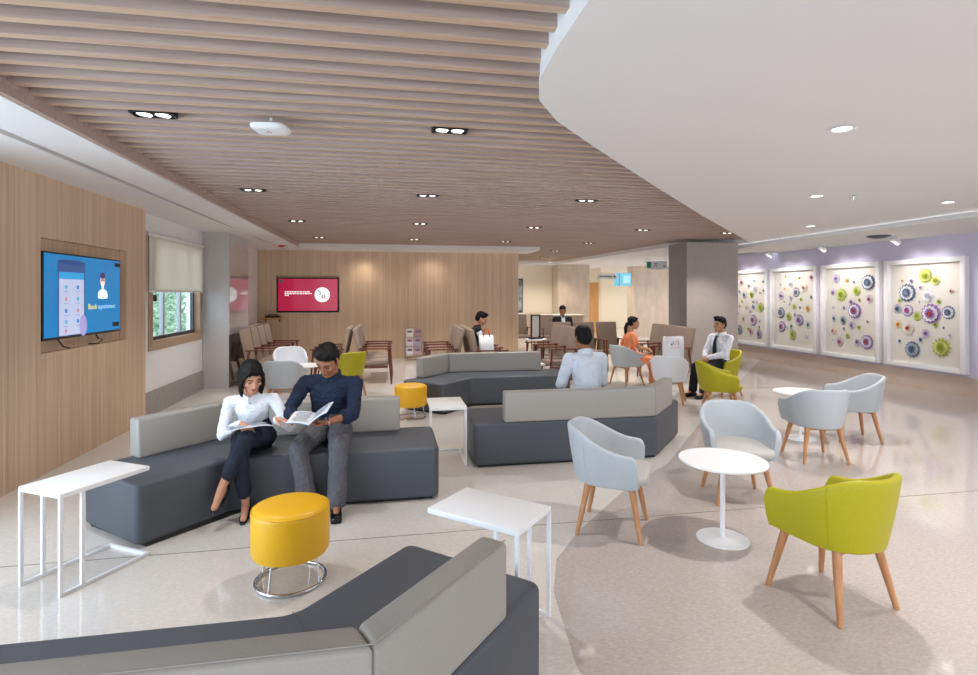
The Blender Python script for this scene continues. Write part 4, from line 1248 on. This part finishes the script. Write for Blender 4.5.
def person(name_label, loc, rz, k=1.0, hz=.53, lean=.1, twist=0, bend=0, head_yaw=0, head_pitch=0, head_roll=0, headfwd=.03, wide=1.0,
           hands=None, elbows=None, feet=None, knees=None, handdirs=None, palms=None, curl=(.5, .5), skin=None, female=False,
           voxel=.006, foot_dirs=None, torso_len=None, neck_fwd=.02, neck=.066):
    """returns joints; local frame: +X the person's right, +Y forward. index 0 right, 1 left"""
    root = empty('person', loc, rz, name_label, 'person')
    J = {'root': root, 'k': k}
    hip = V((0, 0, hz))
    up = V((math.sin(bend), math.sin(lean), math.cos(lean) * math.cos(bend))).normalized()
    Rt = Matrix.Rotation(twist, 3, 'Z')
    xax = Rt @ V((1, 0, 0)); xax = (xax - up * xax.dot(up)).normalized()
    fwd = up.cross(xax)
    T = (torso_len or .485) * k
    sw = (.175 if female else .195) * k * wide
    sc = hip + up * T
    J.update(hip=hip, up=up, x=xax, fwd=fwd, sc=sc, T=T, sw=sw)
    sh = [sc + xax * sw - up * .04 * k, sc - xax * sw - up * .04 * k]
    nb = sc + up * .035 * k - fwd * .005
    Rh = Matrix.Rotation(head_yaw, 3, 'Z') @ Matrix.Rotation(-head_pitch, 3, 'X') @ Matrix.Rotation(head_roll, 3, 'Y')
    hc = nb + up * neck * k + fwd * neck_fwd * k + Rh @ V((0, headfwd * k, .085 * k))
    J.update(sh=sh, nb=nb, Rh=Rh, hc=hc, hk=k * 1.06)
    J['el'], J['wr'] = [], []
    ua, fa = .285 * k, .25 * k
    for i in range(2):
        e, w = ik(sh[i], hands[i], ua, fa, elbows[i])
        J['el'].append(e); J['wr'].append(w)
    hp = [hip + V((.088 * k, 0, 0)), hip + V((-.088 * k, 0, 0))]
    J['hp'] = hp; J['kn'], J['an'] = [], []
    for i in range(2):
        kk, a = ik(hp[i], feet[i], .43 * k, .41 * k, knees[i])
        J['kn'].append(kk); J['an'].append(a)
    # ---- the body, one continuous surface
    b = MB()
    head(b, hc, Rh, k * 1.06)
    caps(b, nb - up * .03 * k, hc + Rh @ V((0, -.025 * k, -.05 * k)), .056 * k, .05 * k)
    caps(b, nb - fwd * .01, nb + up * .05 * k, .062 * k, .053 * k)
    torso(b, J, 0, female)
    for i in range(2):
        chain(b, [sh[i], J['el'][i]], [.046 * k, .037 * k]); chain(b, [J['el'][i], J['wr'][i]], [.037 * k, .0245 * k])
        hand(b, J['wr'][i], handdirs[i], palms[i], k, curl[i], side=1 if i == 0 else -1)
        chain(b, [hp[i], J['kn'][i]], [.08 * k, .053 * k]); chain(b, [J['kn'][i], J['kn'][i] * .55 + J['an'][i] * .45, J['an'][i]], [.051 * k, .046 * k, .031 * k])
        fd = V(foot_dirs[i]).normalized() if foot_dirs else V((0, 1, -.15)).normalized()
        an = J['an'][i]
        caps(b, an + V((0, 0, -.035 * k)) - fd * .035 * k, an + fd * .11 * k - V((0, 0, .045 * k)), .028 * k, .026 * k)
        caps(b, an, an + fd * .07 * k - V((0, 0, .03 * k)), .03 * k, .026 * k)
    fuse(b, 'body', skin, root, voxel, 2)
    return J
def torso(b, J, g, female, lower=True, top=1.0):
    k, hip, up, x, T = J['k'], J['hip'], J['up'], J['x'], J['T']
    f = J['fwd']
    wd = [(.155, .11), (.15, .108), (.132, .1), (.138, .108), (.16, .116), (.15, .09), (.075, .062)] if not female else \
         [(.16, .108), (.152, .106), (.118, .088), (.122, .1), (.136, .114), (.125, .082), (.062, .055)]
    ts = (-.05, .1, .34, .56, .76, .92, 1.01)
    pts = [hip + up * T * t - f * (.02 * math.sin(PI * max(0, t)) * k) for t in ts]
    s = J['sw'] / ((.175 if female else .195) * k)
    pts[-1] = hip + up * T * .985
    if g:
        ell(b, J['nb'] - up * .045 * k + f * .026 * k, (.056 * k, .045 * k, .034 * k))
    sweep(b, pts, [((w * (s if i > 2 else 1)) * k + g, d * k + g) for i, (w, d) in enumerate(wd)], x, 24)
    # shoulders
    for q in J['sh']:
        fm = .82 if female else .95
        caps(b, J['sc'] - up * .04 * k, q, .055 * k * fm + g, .05 * k * fm + g)
        caps(b, J['nb'] - up * .042 * k + (q - J['nb']) * .25, q, .036 * k * fm + g, .044 * k * fm + g)
def shirt(J, m, name='shirt', sleeve=1.0, female=False, g=.012, voxel=.007, wr=.006, cuff=True):
    b = MB(); k = J['k']
    torso(b, J, g, female)
    for i in range(2):
        s, e, w = J['sh'][i], J['el'][i], J['wr'][i]
        if sleeve <= .5:
            q = s + (e - s) * sleeve * 2; chain(b, [s, q], [.046 * k + g, .046 * k + g])
        else:
            u_ = (sleeve - .5) * 2
            q = e + (w - e) * (u_ if u_ < 1 else .96)
            fm = .8 if female else .95
            chain(b, [s, (s + e) / 2, e], [.05 * k * fm + g, .047 * k * fm + g, .042 * k * fm + g]); chain(b, [e, q], [.041 * k * fm + g, (.029 if u_ >= 1 else .041) * k * fm + g])
            if cuff:
                t = (w - e).normalized(); caps(b, q - t * .03 * k, q, .031 * k * fm + g if u_ >= 1 else .046 * k + g, .031 * k * fm + g if u_ >= 1 else .046 * k + g)
    return fuse(b, name, m, J['root'], voxel, 3, wr, 11)
def collar(J, m, name='collar', spread=.5):
    k = J['k']; nb, up, x, f = J['nb'], J['up'], J['x'], J['fwd']
    b = MB()
    c = nb + up * .012 * k
    for s in (-1, 1):
        rows = []
        for j in range(9):
            a = -PI / 2 + s * (PI * (1 - .06) * j / 8)     # from the nape round to the throat
            d = x * math.cos(a) + f * math.sin(a)
            r = .068 * k
            drop = .032 * k * (j / 8) ** 1.5
            p = c + d * r - up * drop - f * 0
            rows.append([p + up * .026 * k, p + d * .012 * k + up * .024 * k, p + d * .021 * k - up * (.03 + .012 * (j / 8) ** 2) * k, p + d * .006 * k - up * .034 * k, p - up * .02 * k])
        b.grid(rows, m, closed_v=True, cap0=True, cap1=True)
    return b.build(name, None, J['root'])
def trousers(J, m, hem=(.93, .93), g=.014, voxel=.008, wr=.006, name='trousers', flare=1.0):
    b = MB(); k = J['k']
    hip, up, x = J['hip'], J['up'], J['x']
    sweep(b, [hip - up * .05 * k, hip + up * .06 * k, hip + up * .13 * k], [(.165 * k, .115 * k), (.16 * k, .118 * k), (.148 * k, .113 * k)], x, 24)
    for i in range(2):
        h, n, a = J['hp'][i], J['kn'][i], J['an'][i]
        q = n + (a - n) * hem[i]
        chain(b, [h, (h + n) / 2, n], [.088 * k + g, .074 * k + g, .056 * k + g])
        chain(b, [n, (n + q) / 2, q], [.056 * k + g, .05 * k + g, .043 * k * flare + g])
    return fuse(b, name, m, J['root'], voxel, 3, wr, 12)
def shoe(J, i, m, d, heel=0, cut=False):
    k = J['k']; a = J['an'][i]
    d = V(d).normalized()
    side = d.cross(V((0, 0, 1))).normalized(); n = side.cross(d)
    s = a - n * .058 * k
    b = MB()
    if not cut:
        sweep(b, [s - d * .05 * k, s + d * .02 * k, s + d * .1 * k, s + d * .17 * k], [(.036 * k, .036 * k), (.04 * k, .042 * k), (.044 * k, .033 * k), (.036 * k, .022 * k)], side, 16)
        caps(b, a - d * .01, s + d * .05 * k, .042 * k, .036 * k)
    else:
        sweep(b, [s - d * .045 * k - n * .005, s + d * .03 * k - n * .012, s + d * .1 * k, s + d * .165 * k], [(.032 * k, .03 * k), (.032 * k, .013 * k), (.04 * k, .022 * k), (.022 * k, .014 * k)], side, 16)
        caps(b, s - d * .06 * k - n * .01, s - d * .055 * k + n * .012 * k, .02 * k, .028 * k)
        if heel: caps(b, s - d * .055 * k, s - d * .06 * k - n * heel, .016 * k, .009 * k)
    o = fuse(b, 'shoe', m, J['root'], .005, 3)
    if not cut:
        b = MB(); b.prism([(0, 0), (1, 0), (1, 1)], 0, 1, m); b.bm.free()
        b = MB(); q = s - n * .034 * k
        sweep(b, [q - d * .05 * k, q + d * .1 * k, q + d * .165 * k], [(.038 * k, .008 * k), (.045 * k, .008 * k), (.036 * k, .007 * k)], side, 16)
        b.build('sole', mat('shoe_sole', '#0C0B0B', rough=.6), o)
    return o
def hair(J, m, style, voxel=.005, parting=0):
    b = MB(); k = J['hk']; c, R = J['hc'], J['Rh']
    f = lambda x, y, z: c + R @ V((x * k, y * k, z * k))
    e = lambda p, r: ell(b, f(*p), [v * k for v in r], R)
    if style == 'short':
        e((0, -.022, .06), (.085, .099, .08)); e((0, -.05, .012), (.083, .074, .082)); e((.0, .045, .094), (.058, .045, .03))
        for s in (-1, 1): caps(b, f(s * .07, .006, .05), f(s * .0745, .004, -.005), .014 * k, .007 * k)
        e((.02, .03, .114), (.056, .06, .03)); e((0, -.075, -.035), (.052, .028, .04))
    elif style == 'bob':
        e((0, -.02, .055), (.084, .099, .077)); e((0, -.05, .0), (.083, .066, .1))
        for s in (-1, 1):
            e((s * .082, -.012, -.012), (.016, .034, .05))
            sweep(b, [f(s * .03, .07, .1), f(s * .07, .045, .05), f(s * .083, .02, -.03), f(s * .08, .018, -.1), f(s * .072, .03, -.15)], [(.02 * k, .012 * k), (.03 * k, .014 * k), (.04 * k, .016 * k), (.04 * k, .016 * k), (.03 * k, .01 * k)], R @ V((0, 1, 0)), 14)
        sweep(b, [f(0, -.09, .05), f(0, -.098, -.03), f(0, -.085, -.1), f(0, -.07, -.15)], [(.07 * k, .03 * k), (.085 * k, .03 * k), (.08 * k, .028 * k), (.065 * k, .016 * k)], R @ V((1, 0, 0)), 16)
    elif style == 'tail':
        e((0, -.022, .05), (.08, .097, .076)); e((0, -.05, .005), (.078, .06, .075))
        for s in (-1, 1): caps(b, f(s * .03, .06, .09), f(s * .076, .0, .02), .014 * k, .012 * k)
        e((0, -.115, -.03), (.035, .035, .035))
        chain(b, [f(0, -.115, -.03), f(0, -.14, -.1), f(0, -.13, -.2), f(0, -.11, -.28)], [.03 * k, .032 * k, .027 * k, .012 * k])
    bm_tmp = fuse(b, 'hair', m, J['root'], voxel, 2, .0025, 60)
    return bm_tmp

SK_A = mat('skin_fair', '#C68E72', '#CC967A', scale=(30, 30, 30), rough=.5, sub=.12)
SK_B = mat('skin_brown', '#9C6648', '#A36D4E', scale=(30, 30, 30), rough=.5, sub=.1)
SK_C = mat('skin_tan', '#B27E5C', '#B98564', scale=(30, 30, 30), rough=.5, sub=.1)
HAIR = mat('black_hair', '#0A0808', '#141010', scale=(120, 120, 20), rough=.62, spec=.25)
LIP = mat('lip_rose', '#A2524C', rough=.45); LIPB = mat('lip_brown', '#83493C', rough=.45)
C_WHITE = mat('white_cotton', '#E4E6EA', '#ECEEF2', scale=(14, 14, 14), rough=.85)
C_PALEB = mat('pale_blue_cotton', '#D6DCE6', '#DEE3EC', scale=(14, 14, 14), rough=.85)
C_NAVY = mat('navy_cotton', '#0E1C33', '#13243F', scale=(14, 14, 14), rough=.85)
C_DNAVY = mat('dark_navy_cloth', '#141B29', '#1A2231', scale=(14, 14, 14), rough=.85)
C_GREYT = mat('grey_trouser', '#57565A', '#626166', scale=(200, 200, 12), rough=.9)
C_BLACKT = mat('black_trouser', '#15151A', '#1B1B21', scale=(20, 20, 20), rough=.85)
C_ORANGE = mat('orange_silk', '#E8743E', '#F39A62', scale=(16, 16, 3), rough=.5, sheen=.3)
C_GOLD = mat('saree_border', '#F2B878', rough=.4)
LEATHER = mat('black_leather', '#0D0C0C', rough=.22)
TIE = mat('dark_tie', '#14161F', rough=.6)
def buttons(J, zs, m, out=.118, depth=None):
    k = J['k']
    for t, d in zs:
        b = MB(); p = J['hip'] + J['up'] * J['T'] * t + J['fwd'] * d * k
        ell(b, p, (.006 * k, .006 * k, .006 * k), m=m, n=10)
        b.build('button', None, J['root'])

# --- woman with the magazine
J = person('woman in white shirt reading a magazine, legs crossed, on the grey sofa', (-1.10, 4.76, 0), PI + .12, k=.93, hz=.525, lean=.36, bend=.02, head_yaw=.4, head_pitch=.5, head_roll=.08,
    hands=[(.07, .27, .70), (-.20, .36, .735)], elbows=[(.75, -.6, -.8), (-.55, -.6, -.8)],
    handdirs=[(-.55, .7, -.35), (-.75, .6, .0)], palms=[(-.2, -.2, -1), (.3, .1, -1)], curl=(.35, .45),
    feet=[(.02, .37, .115), (.175, .47, .27)], knees=[(.05, 1, .9), (-.1, .8, 1)], skin=SK_A, female=True, voxel=.005,
    foot_dirs=[(.05, 1, -.45), (.3, .8, -.6)], torso_len=.41, neck_fwd=.03, neck=.112)
W1 = J
face_parts(J['root'], J['hc'], J['Rh'], J['hk'], LIP, HAIR)
shirt(J, C_WHITE, female=True, g=.010, voxel=.006, wr=.006, sleeve=1.0)
collar(J, C_WHITE)
buttons(J, [(.45, .108), (.62, .118), (.8, .118)], C_PALEB)
trousers(J, C_DNAVY, hem=(.78, .72), g=.012, voxel=.007)
shoe(J, 0, LEATHER, (.05, 1, -.42), heel=.03, cut=True); shoe(J, 1, LEATHER, (.3, .8, -.62), heel=.03, cut=True)
hair(J, HAIR, 'bob')
# --- man with the brochure
J = person('man in navy shirt and grey trousers reading an open brochure on the grey sofa', (-.51, 4.86, 0), PI - .04, k=1.0, hz=.53, lean=.20, bend=-.05, head_yaw=-.32, head_pitch=.62, head_roll=-.06,
    hands=[(.155, .40, .70), (-.03, .41, .69)], elbows=[(1, -.5, -.55), (-1, -.5, -.45)],
    handdirs=[(-.75, .5, -.05), (.75, .55, -.08)], palms=[(0, -.1, 1), (0, -.1, 1)], curl=(.55, .6),
    feet=[(.10, .46, .09), (-.125, .52, .09)], knees=[(.35, .8, .8), (-.12, .9, .8)], skin=SK_B, voxel=.005,
    foot_dirs=[(.12, 1, 0), (-.12, 1, 0)], wide=1.05, torso_len=.47, neck_fwd=.03, neck=.082)
W2 = J
face_parts(J['root'], J['hc'], J['Rh'], J['hk'], LIPB, HAIR)
shirt(J, C_NAVY, g=.016, voxel=.006, wr=.008, sleeve=.62)
collar(J, C_NAVY)
buttons(J, [(.4, .118), (.58, .128), (.76, .134)], TIE)
trousers(J, C_GREYT, hem=(.95, .95), g=.02, voxel=.007, wr=.008, flare=1.25)
shoe(J, 0, LEATHER, (.12, 1, 0)); shoe(J, 1, LEATHER, (-.12, 1, 0))
hair(J, HAIR, 'short')
e, w = J['el'][1], J['wr'][1]; t = (w - e).normalized(); p = w - t * .012
o_ = t.orthogonal().normalized(); q_ = t.cross(o_)
b = MB(); b.tube([p + (o_ * math.cos(a) + q_ * math.sin(a)) * .029 for a in (2 * PI * i / 20 for i in range(20))], .006, M_CHROME, n=8, closed=True); b.build('wristwatch', None, J['root'])
# printed matter
PAGE = mat('page_white', '#E9EAEE', rough=.45); INKB = mat('page_photo_blue', '#6F8CA8', '#C9CED6', scale=(22, 22, 22), rough=.4); INKD = mat('page_print', '#9A9CA6', rough=.5); CVR = mat('cover_blue', '#5F7C9C', rough=.35)
def leaf(b, w, h, curve, lift, m, t=.003, y0=0):
    rows = []
    for i in range(11):
        u = i / 10
        x = w * u; z = lift * u + curve * math.sin(PI * u)
        rows.append([V((x, -h / 2, z)), V((x, h / 2, z)), V((x, h / 2, z + t)), V((x, -h / 2, z + t))])
    b.grid(rows, m, closed_v=True, smooth=False, cap0=True, cap1=True)
bro = empty('brochure', (0, 0, 0), 0, 'open white brochure held by the man in the navy shirt', 'brochure')
for s, ang, nm in ((1, .12, 'page_block'), (-1, .62, 'page_block')):
    M = Matrix.Rotation(0 if s > 0 else PI, 4, 'Z')
    b = MB(); leaf(b, .165, .25, .010, .0, PAGE, .006)
    leaf(b, .168, .256, .010, -.0, CVR, -.0025)
    for j in range(7):
        b.box((.082 + (.0 if j % 3 else -.01), -.09 + .03 * j, .0175), (.11, .011, .0008), INKD)
    if s < 0: b.box((.085, .05, .0185), (.12, .1, .0009), INKB)
    Mr = M @ Matrix.Rotation(-ang, 4, 'Y')
    b.xform(Mr); b.build(nm, None, bro)
b = MB(); b.cyl((0, -.128, .0), (0, .128, .0), .005, m=CVR, n=8); b.build('spine', None, bro)
mag = empty('magazine', (0, 0, 0), 0, 'open magazine lying on the lap of the woman in the white shirt', 'magazine')
for s in (1, -1):
    b = MB(); leaf(b, .16, .235, .008, -.01, PAGE, .005)
    b.box((.08, .03, .0135), (.12, .1, .0008), INKB)
    for j in range(4): b.box((.08, -.09 + .02 * j, .0135), (.11, .008, .0008), INKD)
    b.xform(Matrix.Rotation(0 if s > 0 else PI, 4, 'Z')); b.build('page_block', None, mag)
def world(J, p): return J['root'].matrix_basis @ V(p)
bpy.context.view_layer.update()
bro.location = world(W2, (.055, .50, .735)); bro.rotation_euler = (-.12, 0, PI - .1)
mag.location = world(W1, (.02, .33, .685)); mag.rotation_euler = (.12, .0, PI + .5)

# --- man in white seen from behind
J = person('man in pale shirt sitting with his back to us on the middle sofa', (2.13, 5.68, 0), .10, k=1.0, hz=.53, lean=.12, head_yaw=.05, head_pitch=.12,
    hands=[(.16, .34, .66), (-.18, .34, .66)], elbows=[(.25, -.5, -.85), (-.4, -.3, -.85)], handdirs=[(-.6, .7, -.1), (.6, .7, -.1)], palms=[(0, 0, -1), (0, 0, -1)],
    feet=[(.12, .5, .09), (-.12, .5, .09)], knees=[(.2, 1, .8), (-.2, 1, .8)], skin=SK_B, wide=1.0, voxel=.007, torso_len=.50)
shirt(J, C_PALEB, g=.022, wr=.006, sleeve=1.0); collar(J, C_PALEB)
face_parts(J['root'], J['hc'], J['Rh'], J['hk'], LIPB, HAIR, False)
trousers(J, C_DNAVY); hair(J, HAIR, 'short'); shoe(J, 0, LEATHER, (0, 1, 0)); shoe(J, 1, LEATHER, (0, 1, 0))

# --- woman in the saree
J = person('woman in an orange saree sitting in a pale tub chair, facing right', (4.41, 9.58, 0), heading(.97, -.2), k=.95, hz=.54, lean=.06, head_yaw=0, head_pitch=.08,
    hands=[(.06, .30, .68), (-.03, .32, .68)], elbows=[(.9, -.5, -.5), (-.9, -.5, -.5)], handdirs=[(-.7, .6, -.2), (.7, .6, -.2)], palms=[(0, 0, -1), (0, 0, -1)],
    feet=[(.07, .46, .09), (-.07, .48, .09)], knees=[(.1, 1, .9), (-.1, 1, .9)], skin=SK_C, female=True, voxel=.007, torso_len=.47)
k = J['k']
shirt(J, C_ORANGE, 'blouse', sleeve=.3, female=True, g=.008, wr=.002, cuff=False)
face_parts(J['root'], J['hc'], J['Rh'], J['hk'], LIP, HAIR, False)
b = MB()
hip, up = J['hip'], J['up']
sweep(b, [hip - up * .05, hip + up * .1, hip + up * .2], [(.18 * k, .135 * k), (.165 * k, .125 * k), (.14 * k, .105 * k)], J['x'], 24)
km = (J['kn'][0] + J['kn'][1]) / 2; am = (J['an'][0] + J['an'][1]) / 2
sweep(b, [hip + V((0, .02, .0)), (hip + km) / 2, km + V((0, .0, .0))], [(.19 * k, .118 * k), (.185 * k, .105 * k), (.18 * k, .09 * k)], (1, 0, 0), 24)
sweep(b, [km, km * .5 + am * .5 + V((0, .03, 0)), am + V((0, .04, -.02)), am + V((0, .05, -.055))], [(.18 * k, .09 * k), (.18 * k, .1 * k), (.2 * k, .13 * k), (.215 * k, .15 * k)], (1, 0, 0), 24)
o = fuse(b, 'saree_skirt', C_ORANGE, J['root'], .008, 3, .009, 14)
b = MB()
sw_ = J['sh'][1]
sweep(b, [hip + J['x'] * .13 + up * .12 + J['fwd'] * .05, hip + up * .24 + J['fwd'] * .11, J['sc'] - J['x'] * .06 - up * .12 * k + J['fwd'] * .12, sw_ + up * .05 + V((.06, .04, 0)), sw_ + up * .045 + V((.06, -.05, 0)), sw_ - up * .15 - J['fwd'] * .13 + V((.06, 0, 0)), hip + up * .08 - J['fwd'] * .14 - J['x'] * .05],
      [(.05, .02), (.10, .018), (.1, .02), (.075, .02), (.075, .02), (.1, .018), (.11, .02)], J['x'] + up * .3, 18)
fuse(b, 'saree_drape', C_ORANGE, J['root'], .008, 3, .008, 16)
b = MB()
for i in range(3):
    q = am + V((0, .0, 0))
b.tube([am + V((.205 * k * math.cos(a), .05 + .135 * k * math.sin(a), -.052)) for a in (2 * PI * i / 32 for i in range(32))], .008, C_GOLD, n=8, closed=True); b.build('saree_border', None, J['root'])
hair(J, HAIR, 'tail')

# --- man in a tie
J = person('man in white shirt and dark tie sitting in the lime tub chair by the pillar', (5.46, 8.33, 0), heading(-.97, -.22), k=.98, hz=.535, lean=-.06, head_yaw=.05, head_pitch=-.02,
    hands=[(.05, .27, .66), (-.05, .28, .65)], elbows=[(.9, -.6, -.4), (-.9, -.6, -.4)], handdirs=[(-.7, .6, -.3), (.7, .6, -.3)], palms=[(-.2, 0, -1), (.2, 0, -1)],
    feet=[(.1, .50, .09), (-.12, .48, .09)], knees=[(.12, 1, .9), (-.12, 1, .9)], skin=SK_C, voxel=.007, torso_len=.475, foot_dirs=[(.1, 1, 0), (-.1, 1, 0)])
shirt(J, C_WHITE, g=.018, wr=.008); collar(J, C_WHITE); trousers(J, C_BLACKT, g=.02, flare=1.2)
face_parts(J['root'], J['hc'], J['Rh'], J['hk'], LIPB, HAIR, False)
b = MB(); hip, up, f = J['hip'], J['up'], J['fwd']
T = J['T']
b.grid([[hip + up * T * t + f * d + J['x'] * s * w for s, dd in ((-1, 0), (1, 0))] for t, d, w in ((1.0, .088, .022), (.93, .12, .016), (.78, .14, .026), (.6, .142, .034), (.42, .135, .04), (.3, .135, .036), (.24, .137, .004))], TIE)
o = b.build('necktie', None, J['root']); md = o.modifiers.new('t', 'SOLIDIFY'); md.thickness = .012
hair(J, HAIR, 'short'); shoe(J, 0, LEATHER, (.1, 1, 0)); shoe(J, 1, LEATHER, (-.1, 1, 0))

# --- person in a black vest
J = person('person in black vest over a white shirt, head bowed, on a lounge chair', (1.66, 10.52, 0), heading(1, -.05), k=1.0, hz=.55, lean=.03, head_yaw=-.1, head_pitch=.45,
    hands=[(.1, .32, .66), (-.1, .32, .66)], elbows=[(.8, -.5, -.6), (-.8, -.5, -.6)], handdirs=[(-.4, .8, -.2), (.4, .8, -.2)], palms=[(0, 0, -1), (0, 0, -1)],
    feet=[(.1, .52, .09), (-.1, .52, .09)], knees=[(.1, 1, .9), (-.1, 1, .9)], skin=SK_C, voxel=.008, torso_len=.50)
shirt(J, C_PALEB, sleeve=.42, wr=.006, cuff=False)
face_parts(J['root'], J['hc'], J['Rh'], J['hk'], LIPB, HAIR)
b = MB(); torso(b, J, .02, False)
fuse(b, 'vest', C_BLACKT, J['root'], .008, 3, .003)
trousers(J, C_DNAVY); hair(J, HAIR, 'short'); shoe(J, 0, LEATHER, (0, 1, 0)); shoe(J, 1, LEATHER, (0, 1, 0))

# --- man in a dark suit
J = person('man in a dark suit and white shirt sitting far back, facing us', (4.50, 13.9, 0), heading(-.1, -1), k=1.0, hz=.55, lean=.05, head_yaw=-.15, head_pitch=.2,
    hands=[(.1, .30, .66), (-.1, .30, .66)], elbows=[(.8, -.5, -.6), (-.8, -.5, -.6)], handdirs=[(-.5, .8, -.2), (.5, .8, -.2)], palms=[(0, 0, -1), (0, 0, -1)],
    feet=[(.1, .5, .09), (-.1, .5, .09)], knees=[(.1, 1, .9), (-.1, 1, .9)], skin=SK_B, voxel=.009, torso_len=.53)
shirt(J, C_BLACKT, 'suit_jacket', g=.024, wr=.004)
face_parts(J['root'], J['hc'], J['Rh'], J['hk'], LIPB, HAIR)
b = MB(); hip, up, f = J['hip'], J['up'], J['fwd']; T = J['T']
b.grid([[hip + up * T * t + f * d + J['x'] * s * w for s in (-1, -.4, .4, 1)] for t, d, w in ((1.04, .07, .05), (.93, .128, .05), (.78, .148, .04), (.6, .146, .025), (.5, .142, .01))], C_WHITE)
o = b.build('shirt_front', None, J['root']); md = o.modifiers.new('t', 'SOLIDIFY'); md.thickness = .01
collar(J, C_WHITE); trousers(J, C_BLACKT); hair(J, HAIR, 'short'); shoe(J, 0, LEATHER, (0, 1, 0)); shoe(J, 1, LEATHER, (0, 1, 0))
# ------------------------------------------------------------------ world, camera, view
w = bpy.data.worlds.new('world'); scene.world = w
w.use_nodes = True
bg = w.node_tree.nodes['Background']
bg.inputs['Color'].default_value = (.84, .91, 1, 1); bg.inputs['Strength'].default_value = 2.5
cam = bpy.data.cameras.new('camera'); cam.sensor_width = 36; cam.lens = 36 * 545 / 978
cam.shift_y = -(337.5 - 294) / 978
cam.clip_start = .05
co = bpy.data.objects.new('camera', cam); col.objects.link(co)
co.location = (0, 0, 1.7); co.rotation_euler = (PI / 2, 0, -math.atan(99 / 545))
scene.camera = co
scene.view_settings.view_transform = 'Standard'
scene.view_settings.look = 'None'
scene.view_settings.gamma = 1
scene.view_settings.use_curve_mapping = False
scene.view_settings.exposure = -.1
scene.cycles.use_denoising = True
scene.cycles.max_bounces = 8
